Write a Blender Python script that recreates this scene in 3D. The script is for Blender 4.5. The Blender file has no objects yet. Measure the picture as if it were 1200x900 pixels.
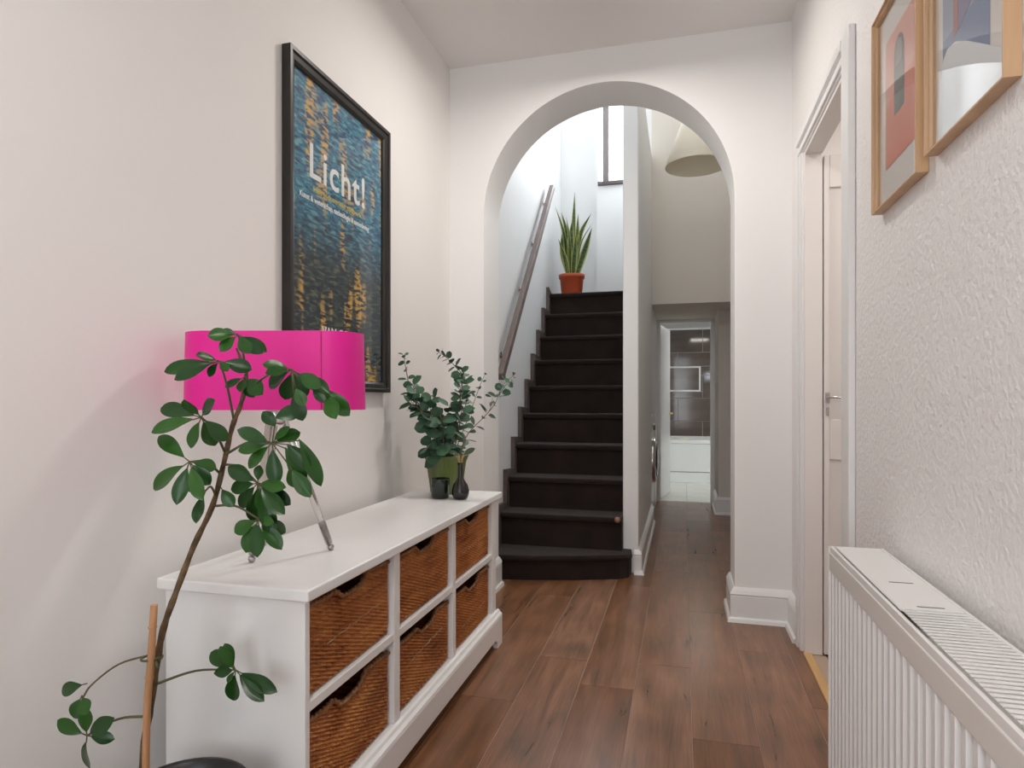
import bpy, bmesh, math, random
from mathutils import Vector, Matrix, Euler

random.seed(7)
sc = bpy.context.scene
COL = sc.collection
PI = math.pi

# ------------------------------------------------------------------ camera
CAM_H = 1.02
FPX = 750.0
TH = math.atan2(200.0, FPX)
cam_d = bpy.data.cameras.new('camera')
cam_d.sensor_width = 36.0
cam_d.lens = FPX / 1200.0 * 36.0
cam_d.shift_y = 18.0 / 1200.0
cam_d.clip_start = 0.05
cam = bpy.data.objects.new('camera', cam_d)
COL.objects.link(cam)
cam.location = (0, 0, CAM_H)
cam.rotation_euler = (PI / 2, 0, TH)
sc.camera = cam

# ------------------------------------------------------------------ world, light, exposure
w = bpy.data.worlds.new('world')
sc.world = w
w.use_nodes = True
bg = w.node_tree.nodes['Background']
bg.inputs[0].default_value = (0.86, 0.93, 1.0, 1)
bg.inputs[1].default_value = 3.0

def area(name, loc, rot, sx, sy, power, col=(1, 1, 1), spread=PI):
    l = bpy.data.lights.new(name, 'AREA')
    l.shape = 'RECTANGLE'
    l.size = sx
    l.size_y = sy
    l.energy = power
    l.color = col
    l.spread = spread
    o = bpy.data.objects.new(name, l)
    COL.objects.link(o)
    o.location = loc
    o.rotation_euler = rot
    return o

area('stair_window_daylight', (-0.53, 6.02, 3.60), (PI / 2, 0, PI), 0.46, 1.40, 68, (0.93, 0.97, 1.0))
area('stair_overhead_fill', (-0.35, 4.45, 4.26), (0, 0, 0), 1.20, 1.60, 4, (0.94, 0.97, 1.0))  # unseen fill added below the closed ceiling, for stairs and corridor
area('front_door_daylight', (-0.30, -1.72, 1.35), (PI / 2, 0, 0), 1.1, 2.0, 7, (1.0, 0.985, 0.965))

sc.view_settings.view_transform = 'Standard'
sc.view_settings.look = 'None'
sc.view_settings.exposure = 0.36
sc.view_settings.gamma = 1.0
sc.view_settings.use_curve_mapping = False
sc.cycles.max_bounces = 10
sc.cycles.diffuse_bounces = 6
sc.cycles.glossy_bounces = 4
sc.cycles.transparent_max_bounces = 12
sc.cycles.caustics_reflective = False
sc.cycles.caustics_refractive = False
sc.cycles.sample_clamp_indirect = 6.0

CS, SN = math.cos(TH), math.sin(TH)
def P(px, py, d):
    """a point of the place, from its direction and distance"""
    u = (px - 600.0) / FPX * d
    return Vector((u * CS - d * SN, u * SN + d * CS, CAM_H - (py - 468.0) / FPX * d))

# ------------------------------------------------------------------ helpers
def tag(o, label=None, cat=None, group=None, kind=None):
    if label: o['label'] = label
    if cat: o['category'] = cat
    if group: o['group'] = group
    if kind: o['kind'] = kind
    return o

def thing(name, loc, label, cat, group=None, kind=None):
    o = bpy.data.objects.new(name, None)
    o.empty_display_size = 0.05
    COL.objects.link(o)
    o.location = loc
    return tag(o, label, cat, group, kind)

def off(parent):
    v = Vector((0, 0, 0))
    while parent is not None:
        v = v + parent.location
        parent = parent.parent
    return v

class MB:
    def __init__(s):
        s.v = []; s.f = []; s.sm = []
    def add(s, vs, fs, smooth=False):
        b = len(s.v)
        s.v += [tuple(x) for x in vs]
        for f in fs:
            s.f.append([i + b for i in f]); s.sm.append(smooth)
        return s
    def box(s, x0, x1, y0, y1, z0, z1):
        vs = [(x0,y0,z0),(x1,y0,z0),(x1,y1,z0),(x0,y1,z0),(x0,y0,z1),(x1,y0,z1),(x1,y1,z1),(x0,y1,z1)]
        return s.add(vs, [(0,3,2,1),(4,5,6,7),(0,1,5,4),(1,2,6,5),(2,3,7,6),(3,0,4,7)])
    def prism(s, pts, axis, a0, a1, smooth=False):
        """2D polygon (ccw) extruded along axis; pts are (u,v): x->(y,z), y->(x,z), z->(x,y)"""
        n = len(pts)
        def m(p, a):
            return {'x': (a, p[0], p[1]), 'y': (p[0], a, p[1]), 'z': (p[0], p[1], a)}[axis]
        vs = [m(p, a0) for p in pts] + [m(p, a1) for p in pts]
        b = len(s.v); s.v += vs
        s.f.append([b + i for i in range(n)][::-1]); s.sm.append(False)
        s.f.append([b + n + i for i in range(n)]); s.sm.append(False)
        for i in range(n):
            j = (i + 1) % n
            s.f.append([b + i, b + j, b + n + j, b + n + i]); s.sm.append(smooth)
        return s
    def lathe(s, prof, c, n=32, smooth=True, ribs=0, ramp=0.0):
        b = len(s.v); m = len(prof)
        for i in range(n):
            a = 2 * PI * i / n
            k = 1.0 + (ramp * math.cos(ribs * a) if ribs else 0)
            for r, z in prof:
                s.v.append((c[0] + r * k * math.cos(a), c[1] + r * k * math.sin(a), c[2] + z))
        for i in range(n):
            j = (i + 1) % n
            for q in range(m - 1):
                s.f.append([b + i*m + q, b + j*m + q, b + j*m + q + 1, b + i*m + q + 1]); s.sm.append(smooth)
        if prof[0][0] > 1e-6:
            s.f.append([b + i*m for i in range(n)][::-1]); s.sm.append(False)
        if prof[-1][0] > 1e-6:
            s.f.append([b + i*m + m - 1 for i in range(n)]); s.sm.append(False)
        return s
    def tube(s, pts, rad, n=8, cap=True):
        pts = [Vector(p) for p in pts]
        if not isinstance(rad, (list, tuple)): rad = [rad] * len(pts)
        b = len(s.v)
        prev = None
        for i, p in enumerate(pts):
            t = (pts[min(i + 1, len(pts) - 1)] - pts[max(i - 1, 0)]).normalized()
            if prev is None:
                a = Vector((0, 0, 1)) if abs(t.z) < 0.9 else Vector((1, 0, 0))
                x = t.cross(a).normalized()
            else:
                x = (prev - t * prev.dot(t)).normalized()
            prev = x
            y = t.cross(x)
            for k in range(n):
                a = 2 * PI * k / n
                s.v.append(tuple(p + (x * math.cos(a) + y * math.sin(a)) * rad[i]))
        for i in range(len(pts) - 1):
            for k in range(n):
                k2 = (k + 1) % n
                s.f.append([b + i*n + k, b + i*n + k2, b + (i+1)*n + k2, b + (i+1)*n + k]); s.sm.append(True)
        if cap:
            s.f.append([b + k for k in range(n)][::-1]); s.sm.append(False)
            e = b + (len(pts) - 1) * n
            s.f.append([e + k for k in range(n)]); s.sm.append(False)
        return s
    def mesh(s, name, o=Vector((0, 0, 0))):
        me = bpy.data.meshes.new(name)
        me.from_pydata([(v[0] - o[0], v[1] - o[1], v[2] - o[2]) for v in s.v], [], s.f)
        me.polygons.foreach_set('use_smooth', s.sm)
        bm = bmesh.new(); bm.from_mesh(me)
        bmesh.ops.recalc_face_normals(bm, faces=bm.faces)
        bm.to_mesh(me); bm.free()
        me.update()
        return me
    def build(s, name, mat, parent=None, bevel=0, seg=2, kind=None, label=None, loc=None):
        base = off(parent)
        o_loc = Vector(loc) if loc is not None else base
        me = s.mesh(name, o_loc)
        me.materials.append(mat)
        o = bpy.data.objects.new(name, me)
        COL.objects.link(o)
        o.location = o_loc - base
        o.parent = parent
        if bevel:
            m = o.modifiers.new('bevel', 'BEVEL')
            m.width = bevel; m.segments = seg; m.limit_method = 'ANGLE'; m.angle_limit = math.radians(40)
            m.harden_normals = True
        tag(o, label, kind=kind)
        return o

def place(me, name, mat4, parent, mat=None):
    o = bpy.data.objects.new(name, me)
    COL.objects.link(o)
    o.parent = parent
    o.matrix_basis = Matrix.Translation(-off(parent)) @ mat4
    return o

def smooth_path(pts, n=6):
    """Catmull-Rom through points"""
    pts = [Vector(p) for p in pts]
    q = [pts[0] * 2 - pts[1]] + pts + [pts[-1] * 2 - pts[-2]]
    out = []
    for i in range(1, len(q) - 2):
        for k in range(n):
            t = k / n
            a, b, c, d = q[i-1], q[i], q[i+1], q[i+2]
            out.append(0.5 * ((2*b) + (c-a)*t + (2*a-5*b+4*c-d)*t*t + (3*b-a-3*c+d)*t*t*t))
    out.append(pts[-1])
    return out

# ------------------------------------------------------------------ materials
MATS = {}
def nmat(name, col, rough=0.5, metal=0.0, spec=0.5, bump=0.0, bscale=50.0, var=0.0, vscale=4.0, sheen=0.0,
         rnd=0.0, stretch=(1, 1, 1), coat=0.0, detail=4.0, sub=0.0):
    m = bpy.data.materials.new(name); m.use_nodes = True
    nt = m.node_tree; N = nt.nodes; L = nt.links
    p = N['Principled BSDF']
    p.inputs['Base Color'].default_value = (*col, 1)
    p.inputs['Roughness'].default_value = rough
    p.inputs['Metallic'].default_value = metal
    p.inputs['Specular IOR Level'].default_value = spec
    p.inputs['Sheen Weight'].default_value = sheen
    p.inputs['Coat Weight'].default_value = coat
    tc = N.new('ShaderNodeTexCoord')
    mp = N.new('ShaderNodeMapping'); mp.inputs['Scale'].default_value = stretch
    L.new(tc.outputs['Object'], mp.inputs['Vector'])
    if var > 0 or rnd > 0:
        no = N.new('ShaderNodeTexNoise'); no.inputs['Scale'].default_value = vscale; no.inputs['Detail'].default_value = detail
        L.new(mp.outputs['Vector'], no.inputs['Vector'])
        hs = N.new('ShaderNodeHueSaturation'); hs.inputs['Color'].default_value = (*col, 1)
        mr = N.new('ShaderNodeMapRange'); mr.inputs['From Min'].default_value = 0.3; mr.inputs['From Max'].default_value = 0.7
        mr.inputs['To Min'].default_value = 1 - var; mr.inputs['To Max'].default_value = 1 + var
        L.new(no.outputs['Fac'], mr.inputs['Value'])
        oi = N.new('ShaderNodeObjectInfo')
        mr2 = N.new('ShaderNodeMapRange'); mr2.inputs['To Min'].default_value = 1 - rnd; mr2.inputs['To Max'].default_value = 1 + rnd
        L.new(oi.outputs['Random'], mr2.inputs['Value'])
        mu = N.new('ShaderNodeMath'); mu.operation = 'MULTIPLY'
        L.new(mr.outputs['Result'], mu.inputs[0]); L.new(mr2.outputs['Result'], mu.inputs[1])
        L.new(mu.outputs[0], hs.inputs['Value'])
        L.new(hs.outputs['Color'], p.inputs['Base Color'])
    if bump > 0:
        nb = N.new('ShaderNodeTexNoise'); nb.inputs['Scale'].default_value = bscale; nb.inputs['Detail'].default_value = 3
        L.new(mp.outputs['Vector'], nb.inputs['Vector'])
        bp = N.new('ShaderNodeBump'); bp.inputs['Strength'].default_value = bump; bp.inputs['Distance'].default_value = 0.01
        L.new(nb.outputs['Fac'], bp.inputs['Height'])
        L.new(bp.outputs['Normal'], p.inputs['Normal'])
    MATS[name] = m
    return m

M_wall = nmat('wall_paint', (0.86, 0.835, 0.815), 0.75, bump=0.10, bscale=14, var=0.012, vscale=1.5, spec=0.3)
M_arch = nmat('arch_paint', (0.875, 0.87, 0.86), 0.65, bump=0.12, bscale=9, var=0.01, vscale=2, spec=0.35)
M_ceil = nmat('ceiling_paint', (0.83, 0.81, 0.79), 0.85, bump=0.10, bscale=8, spec=0.2)
M_anag = nmat('anaglypta_paint', (0.86, 0.84, 0.83), 0.55, bump=0.42, bscale=78, spec=0.45)
M_trim = nmat('gloss_trim_paint', (0.84, 0.835, 0.83), 0.28, bump=0.03, bscale=20, spec=0.5)
M_door = nmat('door_paint', (0.80, 0.765, 0.735), 0.4, bump=0.03, bscale=20)
M_stair_wall = nmat('stairwell_paint', (0.83, 0.84, 0.845), 0.7, bump=0.08, bscale=10, spec=0.3)
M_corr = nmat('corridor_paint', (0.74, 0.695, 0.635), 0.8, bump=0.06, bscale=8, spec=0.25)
M_furn = nmat('furniture_white_paint', (0.83, 0.825, 0.815), 0.32, bump=0.02, bscale=40, spec=0.45)
M_rad = nmat('radiator_enamel', (0.84, 0.835, 0.82), 0.28, spec=0.5)
M_radband = nmat('radiator_band_enamel', (0.76, 0.735, 0.70), 0.35, spec=0.5)
M_dark = nmat('dark_gap', (0.02, 0.019, 0.018), 0.9)
M_carpet = nmat('carpet', (0.025, 0.0155, 0.0125), 0.95, bump=0.6, bscale=420, var=0.22, vscale=9, sheen=0.16, spec=0.1)
M_string = nmat('stringer_brown', (0.11, 0.085, 0.075), 0.6, var=0.15, vscale=8, stretch=(1, 1, 4))
M_rail = nmat('rail_wood', (0.17, 0.13, 0.115), 0.45, var=0.2, vscale=12, stretch=(6, 1, 1))
M_chrome = nmat('chrome', (0.72, 0.70, 0.68), 0.2, metal=1.0)
M_steel = nmat('brushed_steel', (0.45, 0.43, 0.41), 0.35, metal=1.0)
M_brass = nmat('brass', (0.75, 0.50, 0.18), 0.25, metal=1.0)
M_pink = nmat('magenta_fabric', (0.80, 0.008, 0.30), 0.42, bump=0.10, bscale=500, spec=0.4, sheen=0.05)
M_pinkin = nmat('shade_lining', (0.85, 0.80, 0.80), 0.6)
M_blackframe = nmat('black_frame', (0.018, 0.015, 0.013), 0.35, var=0.2, vscale=10)
M_oak = nmat('oak', (0.62, 0.40, 0.23), 0.45, var=0.16, vscale=18, stretch=(1, 1, 0.12), bump=0.05, bscale=60)
M_oakstrip = nmat('oak_threshold', (0.62, 0.38, 0.16), 0.4, var=0.12, vscale=18, stretch=(1, .1, 1))
M_bamboo = nmat('bamboo', (0.47, 0.24, 0.11), 0.5, var=0.25, vscale=30, stretch=(1, 1, 0.2))
M_bark = nmat('bark', (0.115, 0.07, 0.032), 0.8, var=0.55, vscale=60, bump=0.5, bscale=120)
M_petiole = nmat('petiole', (0.085, 0.085, 0.032), 0.55, var=0.2, vscale=20)
M_twigred = nmat('reddish_twig', (0.16, 0.075, 0.04), 0.6, var=0.2, vscale=20)
M_blackpot = nmat('black_plastic', (0.012, 0.012, 0.012), 0.38, var=0.2, vscale=8)
M_soil = nmat('soil', (0.035, 0.022, 0.014), 0.95, bump=1.0, bscale=90, var=0.4, vscale=50)
M_terra = nmat('terracotta_plastic', (0.46, 0.075, 0.025), 0.45, var=0.06, vscale=6)
M_glaze = nmat('green_glaze', (0.125, 0.165, 0.045), 0.3, var=0.25, vscale=14, stretch=(1, 1, .3), coat=0.3)
M_blackglass = nmat('black_ceramic', (0.008, 0.008, 0.008), 0.22, spec=0.6)
M_greenglass = nmat('dark_green_glass', (0.006, 0.013, 0.007), 0.08, spec=0.7)
M_shade = nmat('cream_shade', (0.84, 0.78, 0.66), 0.8, var=0.03, vscale=3)
M_tile = nmat('taupe_tile', (0.125, 0.098, 0.082), 0.09, var=0.28, vscale=5, stretch=(.4, 1, 1.5), rnd=0.10)
M_grout = nmat('grout', (0.52, 0.49, 0.45), 0.8)
M_bath = nmat('white_acrylic', (0.80, 0.815, 0.79), 0.14, spec=0.6)
M_floortile = nmat('pale_floor_tile', (0.74, 0.75, 0.70), 0.25, var=0.04, vscale=4)
M_frame_grey = nmat('grey_window_frame', (0.12, 0.10, 0.10), 0.5)
M_mat = nmat('paper_mount', (0.80, 0.76, 0.72), 0.8)
M_gap = nmat('plank_gap', (0.46, 0.35, 0.27), 0.7)

def wood_floor():
    m = bpy.data.materials.new('plank_wood'); m.use_nodes = True
    nt = m.node_tree; N = nt.nodes; L = nt.links; p = N['Principled BSDF']
    tc = N.new('ShaderNodeTexCoord'); oi = N.new('ShaderNodeObjectInfo')
    ad = N.new('ShaderNodeVectorMath'); ad.operation = 'ADD'
    sc_ = N.new('ShaderNodeVectorMath'); sc_.operation = 'SCALE'; sc_.inputs['Scale'].default_value = 37.0
    cb = N.new('ShaderNodeCombineXYZ')
    L.new(oi.outputs['Random'], cb.inputs['X']); L.new(oi.outputs['Random'], cb.inputs['Y'])
    L.new(cb.outputs[0], sc_.inputs[0])
    L.new(tc.outputs['Object'], ad.inputs[0]); L.new(sc_.outputs[0], ad.inputs[1])
    mp = N.new('ShaderNodeMapping'); mp.inputs['Scale'].default_value = (11, 1.1, 1)
    L.new(ad.outputs[0], mp.inputs['Vector'])
    n1 = N.new('ShaderNodeTexNoise'); n1.inputs['Scale'].default_value = 1.6; n1.inputs['Detail'].default_value = 7; n1.inputs['Distortion'].default_value = 1.2
    L.new(mp.outputs[0], n1.inputs['Vector'])
    mp2 = N.new('ShaderNodeMapping'); mp2.inputs['Scale'].default_value = (60, 2.2, 1)
    L.new(ad.outputs[0], mp2.inputs['Vector'])
    n2 = N.new('ShaderNodeTexNoise'); n2.inputs['Scale'].default_value = 3; n2.inputs['Detail'].default_value = 4
    L.new(mp2.outputs[0], n2.inputs['Vector'])
    n3 = N.new('ShaderNodeTexNoise'); n3.inputs['Scale'].default_value = 5.0; n3.inputs['Detail'].default_value = 2
    L.new(ad.outputs[0], n3.inputs['Vector'])
    cr = N.new('ShaderNodeValToRGB')
    e = cr.color_ramp.elements
    e[0].position = 0.33; e[0].color = (0.095, 0.060, 0.036, 1)
    e[1].position = 0.67; e[1].color = (0.315, 0.168, 0.106, 1)
    x = cr.color_ramp.elements.new(0.5); x.color = (0.215, 0.110, 0.066, 1)
    mx = N.new('ShaderNodeMix'); mx.data_type = 'FLOAT'; mx.inputs['Factor'].default_value = 0.35
    L.new(n1.outputs['Fac'], mx.inputs[2]); L.new(n2.outputs['Fac'], mx.inputs[3])
    mx2 = N.new('ShaderNodeMix'); mx2.data_type = 'FLOAT'; mx2.inputs['Factor'].default_value = 0.25
    L.new(mx.outputs[0], mx2.inputs[2]); L.new(n3.outputs['Fac'], mx2.inputs[3])
    L.new(mx2.outputs[0], cr.inputs['Fac'])
    hs = N.new('ShaderNodeHueSaturation')
    mr = N.new('ShaderNodeMapRange'); mr.inputs['To Min'].default_value = 0.82; mr.inputs['To Max'].default_value = 1.22
    L.new(oi.outputs['Random'], mr.inputs['Value']); L.new(mr.outputs[0], hs.inputs['Value'])
    ms = N.new('ShaderNodeMapRange'); ms.inputs['To Min'].default_value = 1.22; ms.inputs['To Max'].default_value = 0.98
    L.new(oi.outputs['Random'], ms.inputs['Value']); L.new(ms.outputs[0], hs.inputs['Saturation'])
    L.new(cr.outputs['Color'], hs.inputs['Color'])
    L.new(hs.outputs['Color'], p.inputs['Base Color'])
    p.inputs['Roughness'].default_value = 0.30
    p.inputs['Specular IOR Level'].default_value = 0.55
    rr = N.new('ShaderNodeMapRange'); rr.inputs['To Min'].default_value = 0.24; rr.inputs['To Max'].default_value = 0.35
    L.new(n1.outputs['Fac'], rr.inputs['Value']); L.new(rr.outputs[0], p.inputs['Roughness'])
    bp = N.new('ShaderNodeBump'); bp.inputs['Strength'].default_value = 0.06; bp.inputs['Distance'].default_value = 0.004
    L.new(n2.outputs['Fac'], bp.inputs['Height']); L.new(bp.outputs['Normal'], p.inputs['Normal'])
    return m
M_wood = wood_floor()

def wicker():
    m = bpy.data.materials.new('wicker'); m.use_nodes = True
    nt = m.node_tree; N = nt.nodes; L = nt.links; p = N['Principled BSDF']
    tc = N.new('ShaderNodeTexCoord'); oi = N.new('ShaderNodeObjectInfo')
    ad = N.new('ShaderNodeVectorMath'); ad.operation = 'ADD'
    cb = N.new('ShaderNodeCombineXYZ')
    mu = N.new('ShaderNodeMath'); mu.operation = 'MULTIPLY'; mu.inputs[1].default_value = 21.0
    L.new(oi.outputs['Random'], mu.inputs[0]); L.new(mu.outputs[0], cb.inputs['X']); L.new(mu.outputs[0], cb.inputs['Z'])
    L.new(tc.outputs['Object'], ad.inputs[0]); L.new(cb.outputs[0], ad.inputs[1])
    mp = N.new('ShaderNodeMapping'); mp.inputs['Scale'].default_value = (1, 9, 130)
    L.new(ad.outputs[0], mp.inputs['Vector'])
    n1 = N.new('ShaderNodeTexNoise'); n1.inputs['Scale'].default_value = 1.0; n1.inputs['Detail'].default_value = 2
    L.new(mp.outputs[0], n1.inputs['Vector'])
    n2 = N.new('ShaderNodeTexNoise'); n2.inputs['Scale'].default_value = 7; n2.inputs['Detail'].default_value = 2
    L.new(ad.outputs[0], n2.inputs['Vector'])
    mx = N.new('ShaderNodeMix'); mx.data_type = 'FLOAT'; mx.inputs['Factor'].default_value = 0.42
    L.new(n1.outputs['Fac'], mx.inputs[2]); L.new(n2.outputs['Fac'], mx.inputs[3])
    cr = N.new('ShaderNodeValToRGB'); e = cr.color_ramp.elements
    e[0].position = 0.30; e[0].color = (0.15, 0.036, 0.008, 1)
    e[1].position = 0.72; e[1].color = (0.62, 0.27, 0.075, 1)
    x = e.new(0.5); x.color = (0.40, 0.130, 0.028, 1)
    L.new(mx.outputs[0], cr.inputs['Fac'])
    L.new(cr.outputs['Color'], p.inputs['Base Color'])
    p.inputs['Roughness'].default_value = 0.5
    p.inputs['Specular IOR Level'].default_value = 0.4
    return m
M_wicker = wicker()
M_rim = nmat('wicker_rim', (0.22, 0.095, 0.033), 0.55, var=0.4, vscale=60)

def glass_mat(name, tint=(1, 1, 1), r=0.03, ior=1.45):
    m = bpy.data.materials.new(name); m.use_nodes = True
    nt = m.node_tree; N = nt.nodes; L = nt.links
    N.remove(N['Principled BSDF'])
    out = N['Material Output']
    t = N.new('ShaderNodeBsdfTransparent'); t.inputs[0].default_value = (*tint, 1)
    g = N.new('ShaderNodeBsdfGlossy'); g.inputs['Roughness'].default_value = r
    ge = N.new('ShaderNodeNewGeometry')
    dt = N.new('ShaderNodeVectorMath'); dt.operation = 'DOT_PRODUCT'
    L.new(ge.outputs['Normal'], dt.inputs[0]); L.new(ge.outputs['Incoming'], dt.inputs[1])
    ab = N.new('ShaderNodeMath'); ab.operation = 'ABSOLUTE'; L.new(dt.outputs['Value'], ab.inputs[0])
    om = N.new('ShaderNodeMath'); om.operation = 'SUBTRACT'; om.inputs[0].default_value = 1.0; L.new(ab.outputs[0], om.inputs[1])
    pw = N.new('ShaderNodeMath'); pw.operation = 'POWER'; pw.inputs[1].default_value = 5.0; L.new(om.outputs[0], pw.inputs[0])
    r0 = ((ior - 1) / (ior + 1)) ** 2
    f = N.new('ShaderNodeMath'); f.operation = 'MULTIPLY_ADD'; f.inputs[1].default_value = 1 - r0; f.inputs[2].default_value = r0
    L.new(pw.outputs[0], f.inputs[0])
    mx = N.new('ShaderNodeMixShader')
    L.new(f.outputs[0], mx.inputs[0]); L.new(t.outputs[0], mx.inputs[1]); L.new(g.outputs[0], mx.inputs[2])
    L.new(mx.outputs[0], out.inputs['Surface'])
    return m
M_glass = glass_mat('picture_glass', r=0.02, ior=1.35)
M_winglass = glass_mat('window_glass', r=0.0, ior=1.3)
M_clear = glass_mat('clear_acrylic', (0.80, 0.78, 0.76), r=0.05, ior=1.55)

def leaf_mat(name, c1, c2, rough=0.35, rnd=0.25, vein=0.0):
    m = bpy.data.materials.new(name); m.use_nodes = True
    nt = m.node_tree; N = nt.nodes; L = nt.links; p = N['Principled BSDF']
    oi = N.new('ShaderNodeObjectInfo'); tc = N.new('ShaderNodeTexCoord')
    no = N.new('ShaderNodeTexNoise'); no.inputs['Scale'].default_value = 3.0
    L.new(tc.outputs['Object'], no.inputs['Vector'])
    ad = N.new('ShaderNodeMath'); ad.operation = 'ADD'
    mm = N.new('ShaderNodeMath'); mm.operation = 'MULTIPLY_ADD'; mm.inputs[1].default_value = 0.5; mm.inputs[2].default_value = -0.25
    L.new(no.outputs['Fac'], mm.inputs[0]); L.new(mm.outputs[0], ad.inputs[0]); L.new(oi.outputs['Random'], ad.inputs[1])
    mx = N.new('ShaderNodeMix'); mx.data_type = 'RGBA'
    mx.inputs[6].default_value = (*c1, 1); mx.inputs[7].default_value = (*c2, 1)
    L.new(ad.outputs[0], mx.inputs[0]); L.new(mx.outputs[2], p.inputs['Base Color'])
    p.inputs['Roughness'].default_value = rough
    p.inputs['Specular IOR Level'].default_value = 0.32
    return m
M_scheff = leaf_mat('schefflera_leaf', (0.010, 0.045, 0.010), (0.030, 0.105, 0.014), 0.26)
M_euc = leaf_mat('eucalyptus_leaf', (0.030, 0.085, 0.048), (0.085, 0.180, 0.105), 0.55)
M_olive = leaf_mat('sprig_leaf', (0.030, 0.065, 0.040), (0.10, 0.16, 0.10), 0.5)

def snake_mat():
    m = bpy.data.materials.new('snake_leaf'); m.use_nodes = True
    nt = m.node_tree; N = nt.nodes; L = nt.links; p = N['Principled BSDF']
    tc = N.new('ShaderNodeTexCoord')
    at = N.new('ShaderNodeAttribute'); at.attribute_name = 'edge'
    no = N.new('ShaderNodeTexNoise'); no.inputs['Scale'].default_value = 25
    mp = N.new('ShaderNodeMapping'); mp.inputs['Scale'].default_value = (1, 1, 3)
    L.new(tc.outputs['Object'], mp.inputs[0]); L.new(mp.outputs[0], no.inputs['Vector'])
    c1 = N.new('ShaderNodeValToRGB'); e = c1.color_ramp.elements
    e[0].position = 0.38; e[0].color = (0.018, 0.050, 0.014, 1); e[1].position = 0.62; e[1].color = (0.07, 0.13, 0.04, 1)
    L.new(no.outputs['Fac'], c1.inputs[0])
    gt = N.new('ShaderNodeMapRange'); gt.inputs['From Min'].default_value = 0.55; gt.inputs['From Max'].default_value = 0.75
    L.new(at.outputs['Fac'], gt.inputs['Value'])
    mx = N.new('ShaderNodeMix'); mx.data_type = 'RGBA'; mx.inputs[7].default_value = (0.42, 0.43, 0.11, 1)
    L.new(gt.outputs[0], mx.inputs[0]); L.new(c1.outputs[0], mx.inputs[6]); L.new(mx.outputs[2], p.inputs['Base Color'])
    p.inputs['Roughness'].default_value = 0.4
    return m
M_snake = snake_mat()

# ------------------------------------------------------------------ dimensions of the place
XL, XR = -1.166, 0.477          # hall walls
YA0, YA1 = 3.12, 3.39           # arch wall
ZC = 2.73                       # hall ceiling
ZU = 4.30                       # stairwell ceiling
XS = -1.09                      # stairwell left wall
XP0, XP1 = -0.34, -0.25         # partition between stairs and corridor
YP = 3.81
YBK = -1.60
YB = 5.45                       # bulkhead above corridor end
ZS = 1.81                       # soffit height

# ------------------------------------------------------------------ floor with planks
def struct(name, label=None):
    o = bpy.data.objects.new(name, None); o.empty_display_size = 0.05
    COL.objects.link(o); o['kind'] = 'structure'
    if label: o['label'] = label
    return o

fl = MB().box(-1.27, 0.60, YBK - 0.1, 6.70, -0.12, -0.0018).build('floor', M_gap, kind='structure', label='brown wooden plank floor running down the hall to the bathroom')
PW = 0.193
X0 = -0.551 - 4 * PW
joints = {2: [0.4, 1.62, 2.95], 3: [-.3, .85, 2.09, 3.28], 4: [-.1, 1.2, 2.49, 3.75, 4.9], 5: [0.2, 1.05, 2.28, 3.55, 4.75, 6.0], 6: [.3, 1.5, 2.52, 3.9, 5.1, 6.3],
          7: [-.2, .9, 2.0, 3.2, 4.4, 5.6], 8: [.1, 1.3, 2.75, 4.0, 5.2], 9: [-.3, 1.0, 2.3, 3.5, 4.7]}
for k in range(0, 10):
    xa, xb = max(X0 + k * PW, XL), min(X0 + (k + 1) * PW, 0.50)
    if xb - xa < 0.02: continue
    js = joints.get(k, [0.1 + 0.3 * k, 1.3 + .2 * k, 2.6])
    ys = [YBK] + sorted(js) + [6.60]
    for a, b in zip(ys[:-1], ys[1:]):
        g = 0.0008
        cx, cy = (xa + xb) / 2, (a + b) / 2
        hw, hl = (xb - xa) / 2 - g, (b - a) / 2 - g
        mb = MB()
        c = 0.0010
        vs = []
        for (h, l, z) in ((hw, hl, -0.0018), (hw, hl, -c), (hw - c, hl - c, 0.0)):
            vs += [(-h, -l, z), (h, -l, z), (h, l, z), (-h, l, z)]
        fs = [(8, 9, 10, 11)]
        for s_ in (0, 4):
            for q in range(4):
                q2 = (q + 1) % 4
                fs.append((s_ + q, s_ + q2, s_ + 4 + q2, s_ + 4 + q))
        mb.add([(cx + x, cy + y, z) for x, y, z in vs], fs)
        mb.build('plank', M_wood, fl, loc=(cx, cy, 0))

# ------------------------------------------------------------------ hall shell
MB().box(XL - 0.10, XL, YBK, YA0, 0, ZC).build('wall_left', M_wall, kind='structure')
DY0, DY1, DZ = 2.10, 2.80, 2.02
TW = 0.062
mb = MB()
mb.box(XR, XR + TW, YBK, DY0, 0, ZC); mb.box(XR, XR + TW, DY1, YA0, 0, ZC); mb.box(XR, XR + TW, DY0, DY1, DZ, ZC)
mb.build('wall_right', M_anag, kind='structure')
MB().box(XL - 0.1, XR + TW, YBK, YA0, ZC, ZC + 0.10).build('ceiling', M_ceil, kind='structure')

# arch wall
AX0, AX1 = -0.981, 0.232
ACX, AR = (AX0 + AX1) / 2, (AX1 - AX0) / 2
AZ = 1.956
mb = MB()
NA = 64
arc = [(ACX - AR * math.cos(PI * i / NA), AZ + AR * math.sin(PI * i / NA)) for i in range(NA + 1)]
xl, xr = XL - 0.10, XR + 0.12
def quad_pair(a, b, c, d):
    for y in (YA0, YA1):
        mb.add([(p[0], y, p[1]) for p in (a, b, c, d)], [(0, 1, 2, 3)])
quad_pair((xl, 0), (AX0, 0), (AX0, AZ), (xl, AZ))
quad_pair((AX1, 0), (xr, 0), (xr, AZ), (AX1, AZ))
TOPZ = ZU
for i in range(NA):
    a, b = arc[i], arc[i + 1]
    ta = xl if i == 0 else a[0]
    tb = xr if i == NA - 1 else b[0]
    quad_pair(a, b, (b[0], TOPZ), (a[0], TOPZ))
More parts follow.
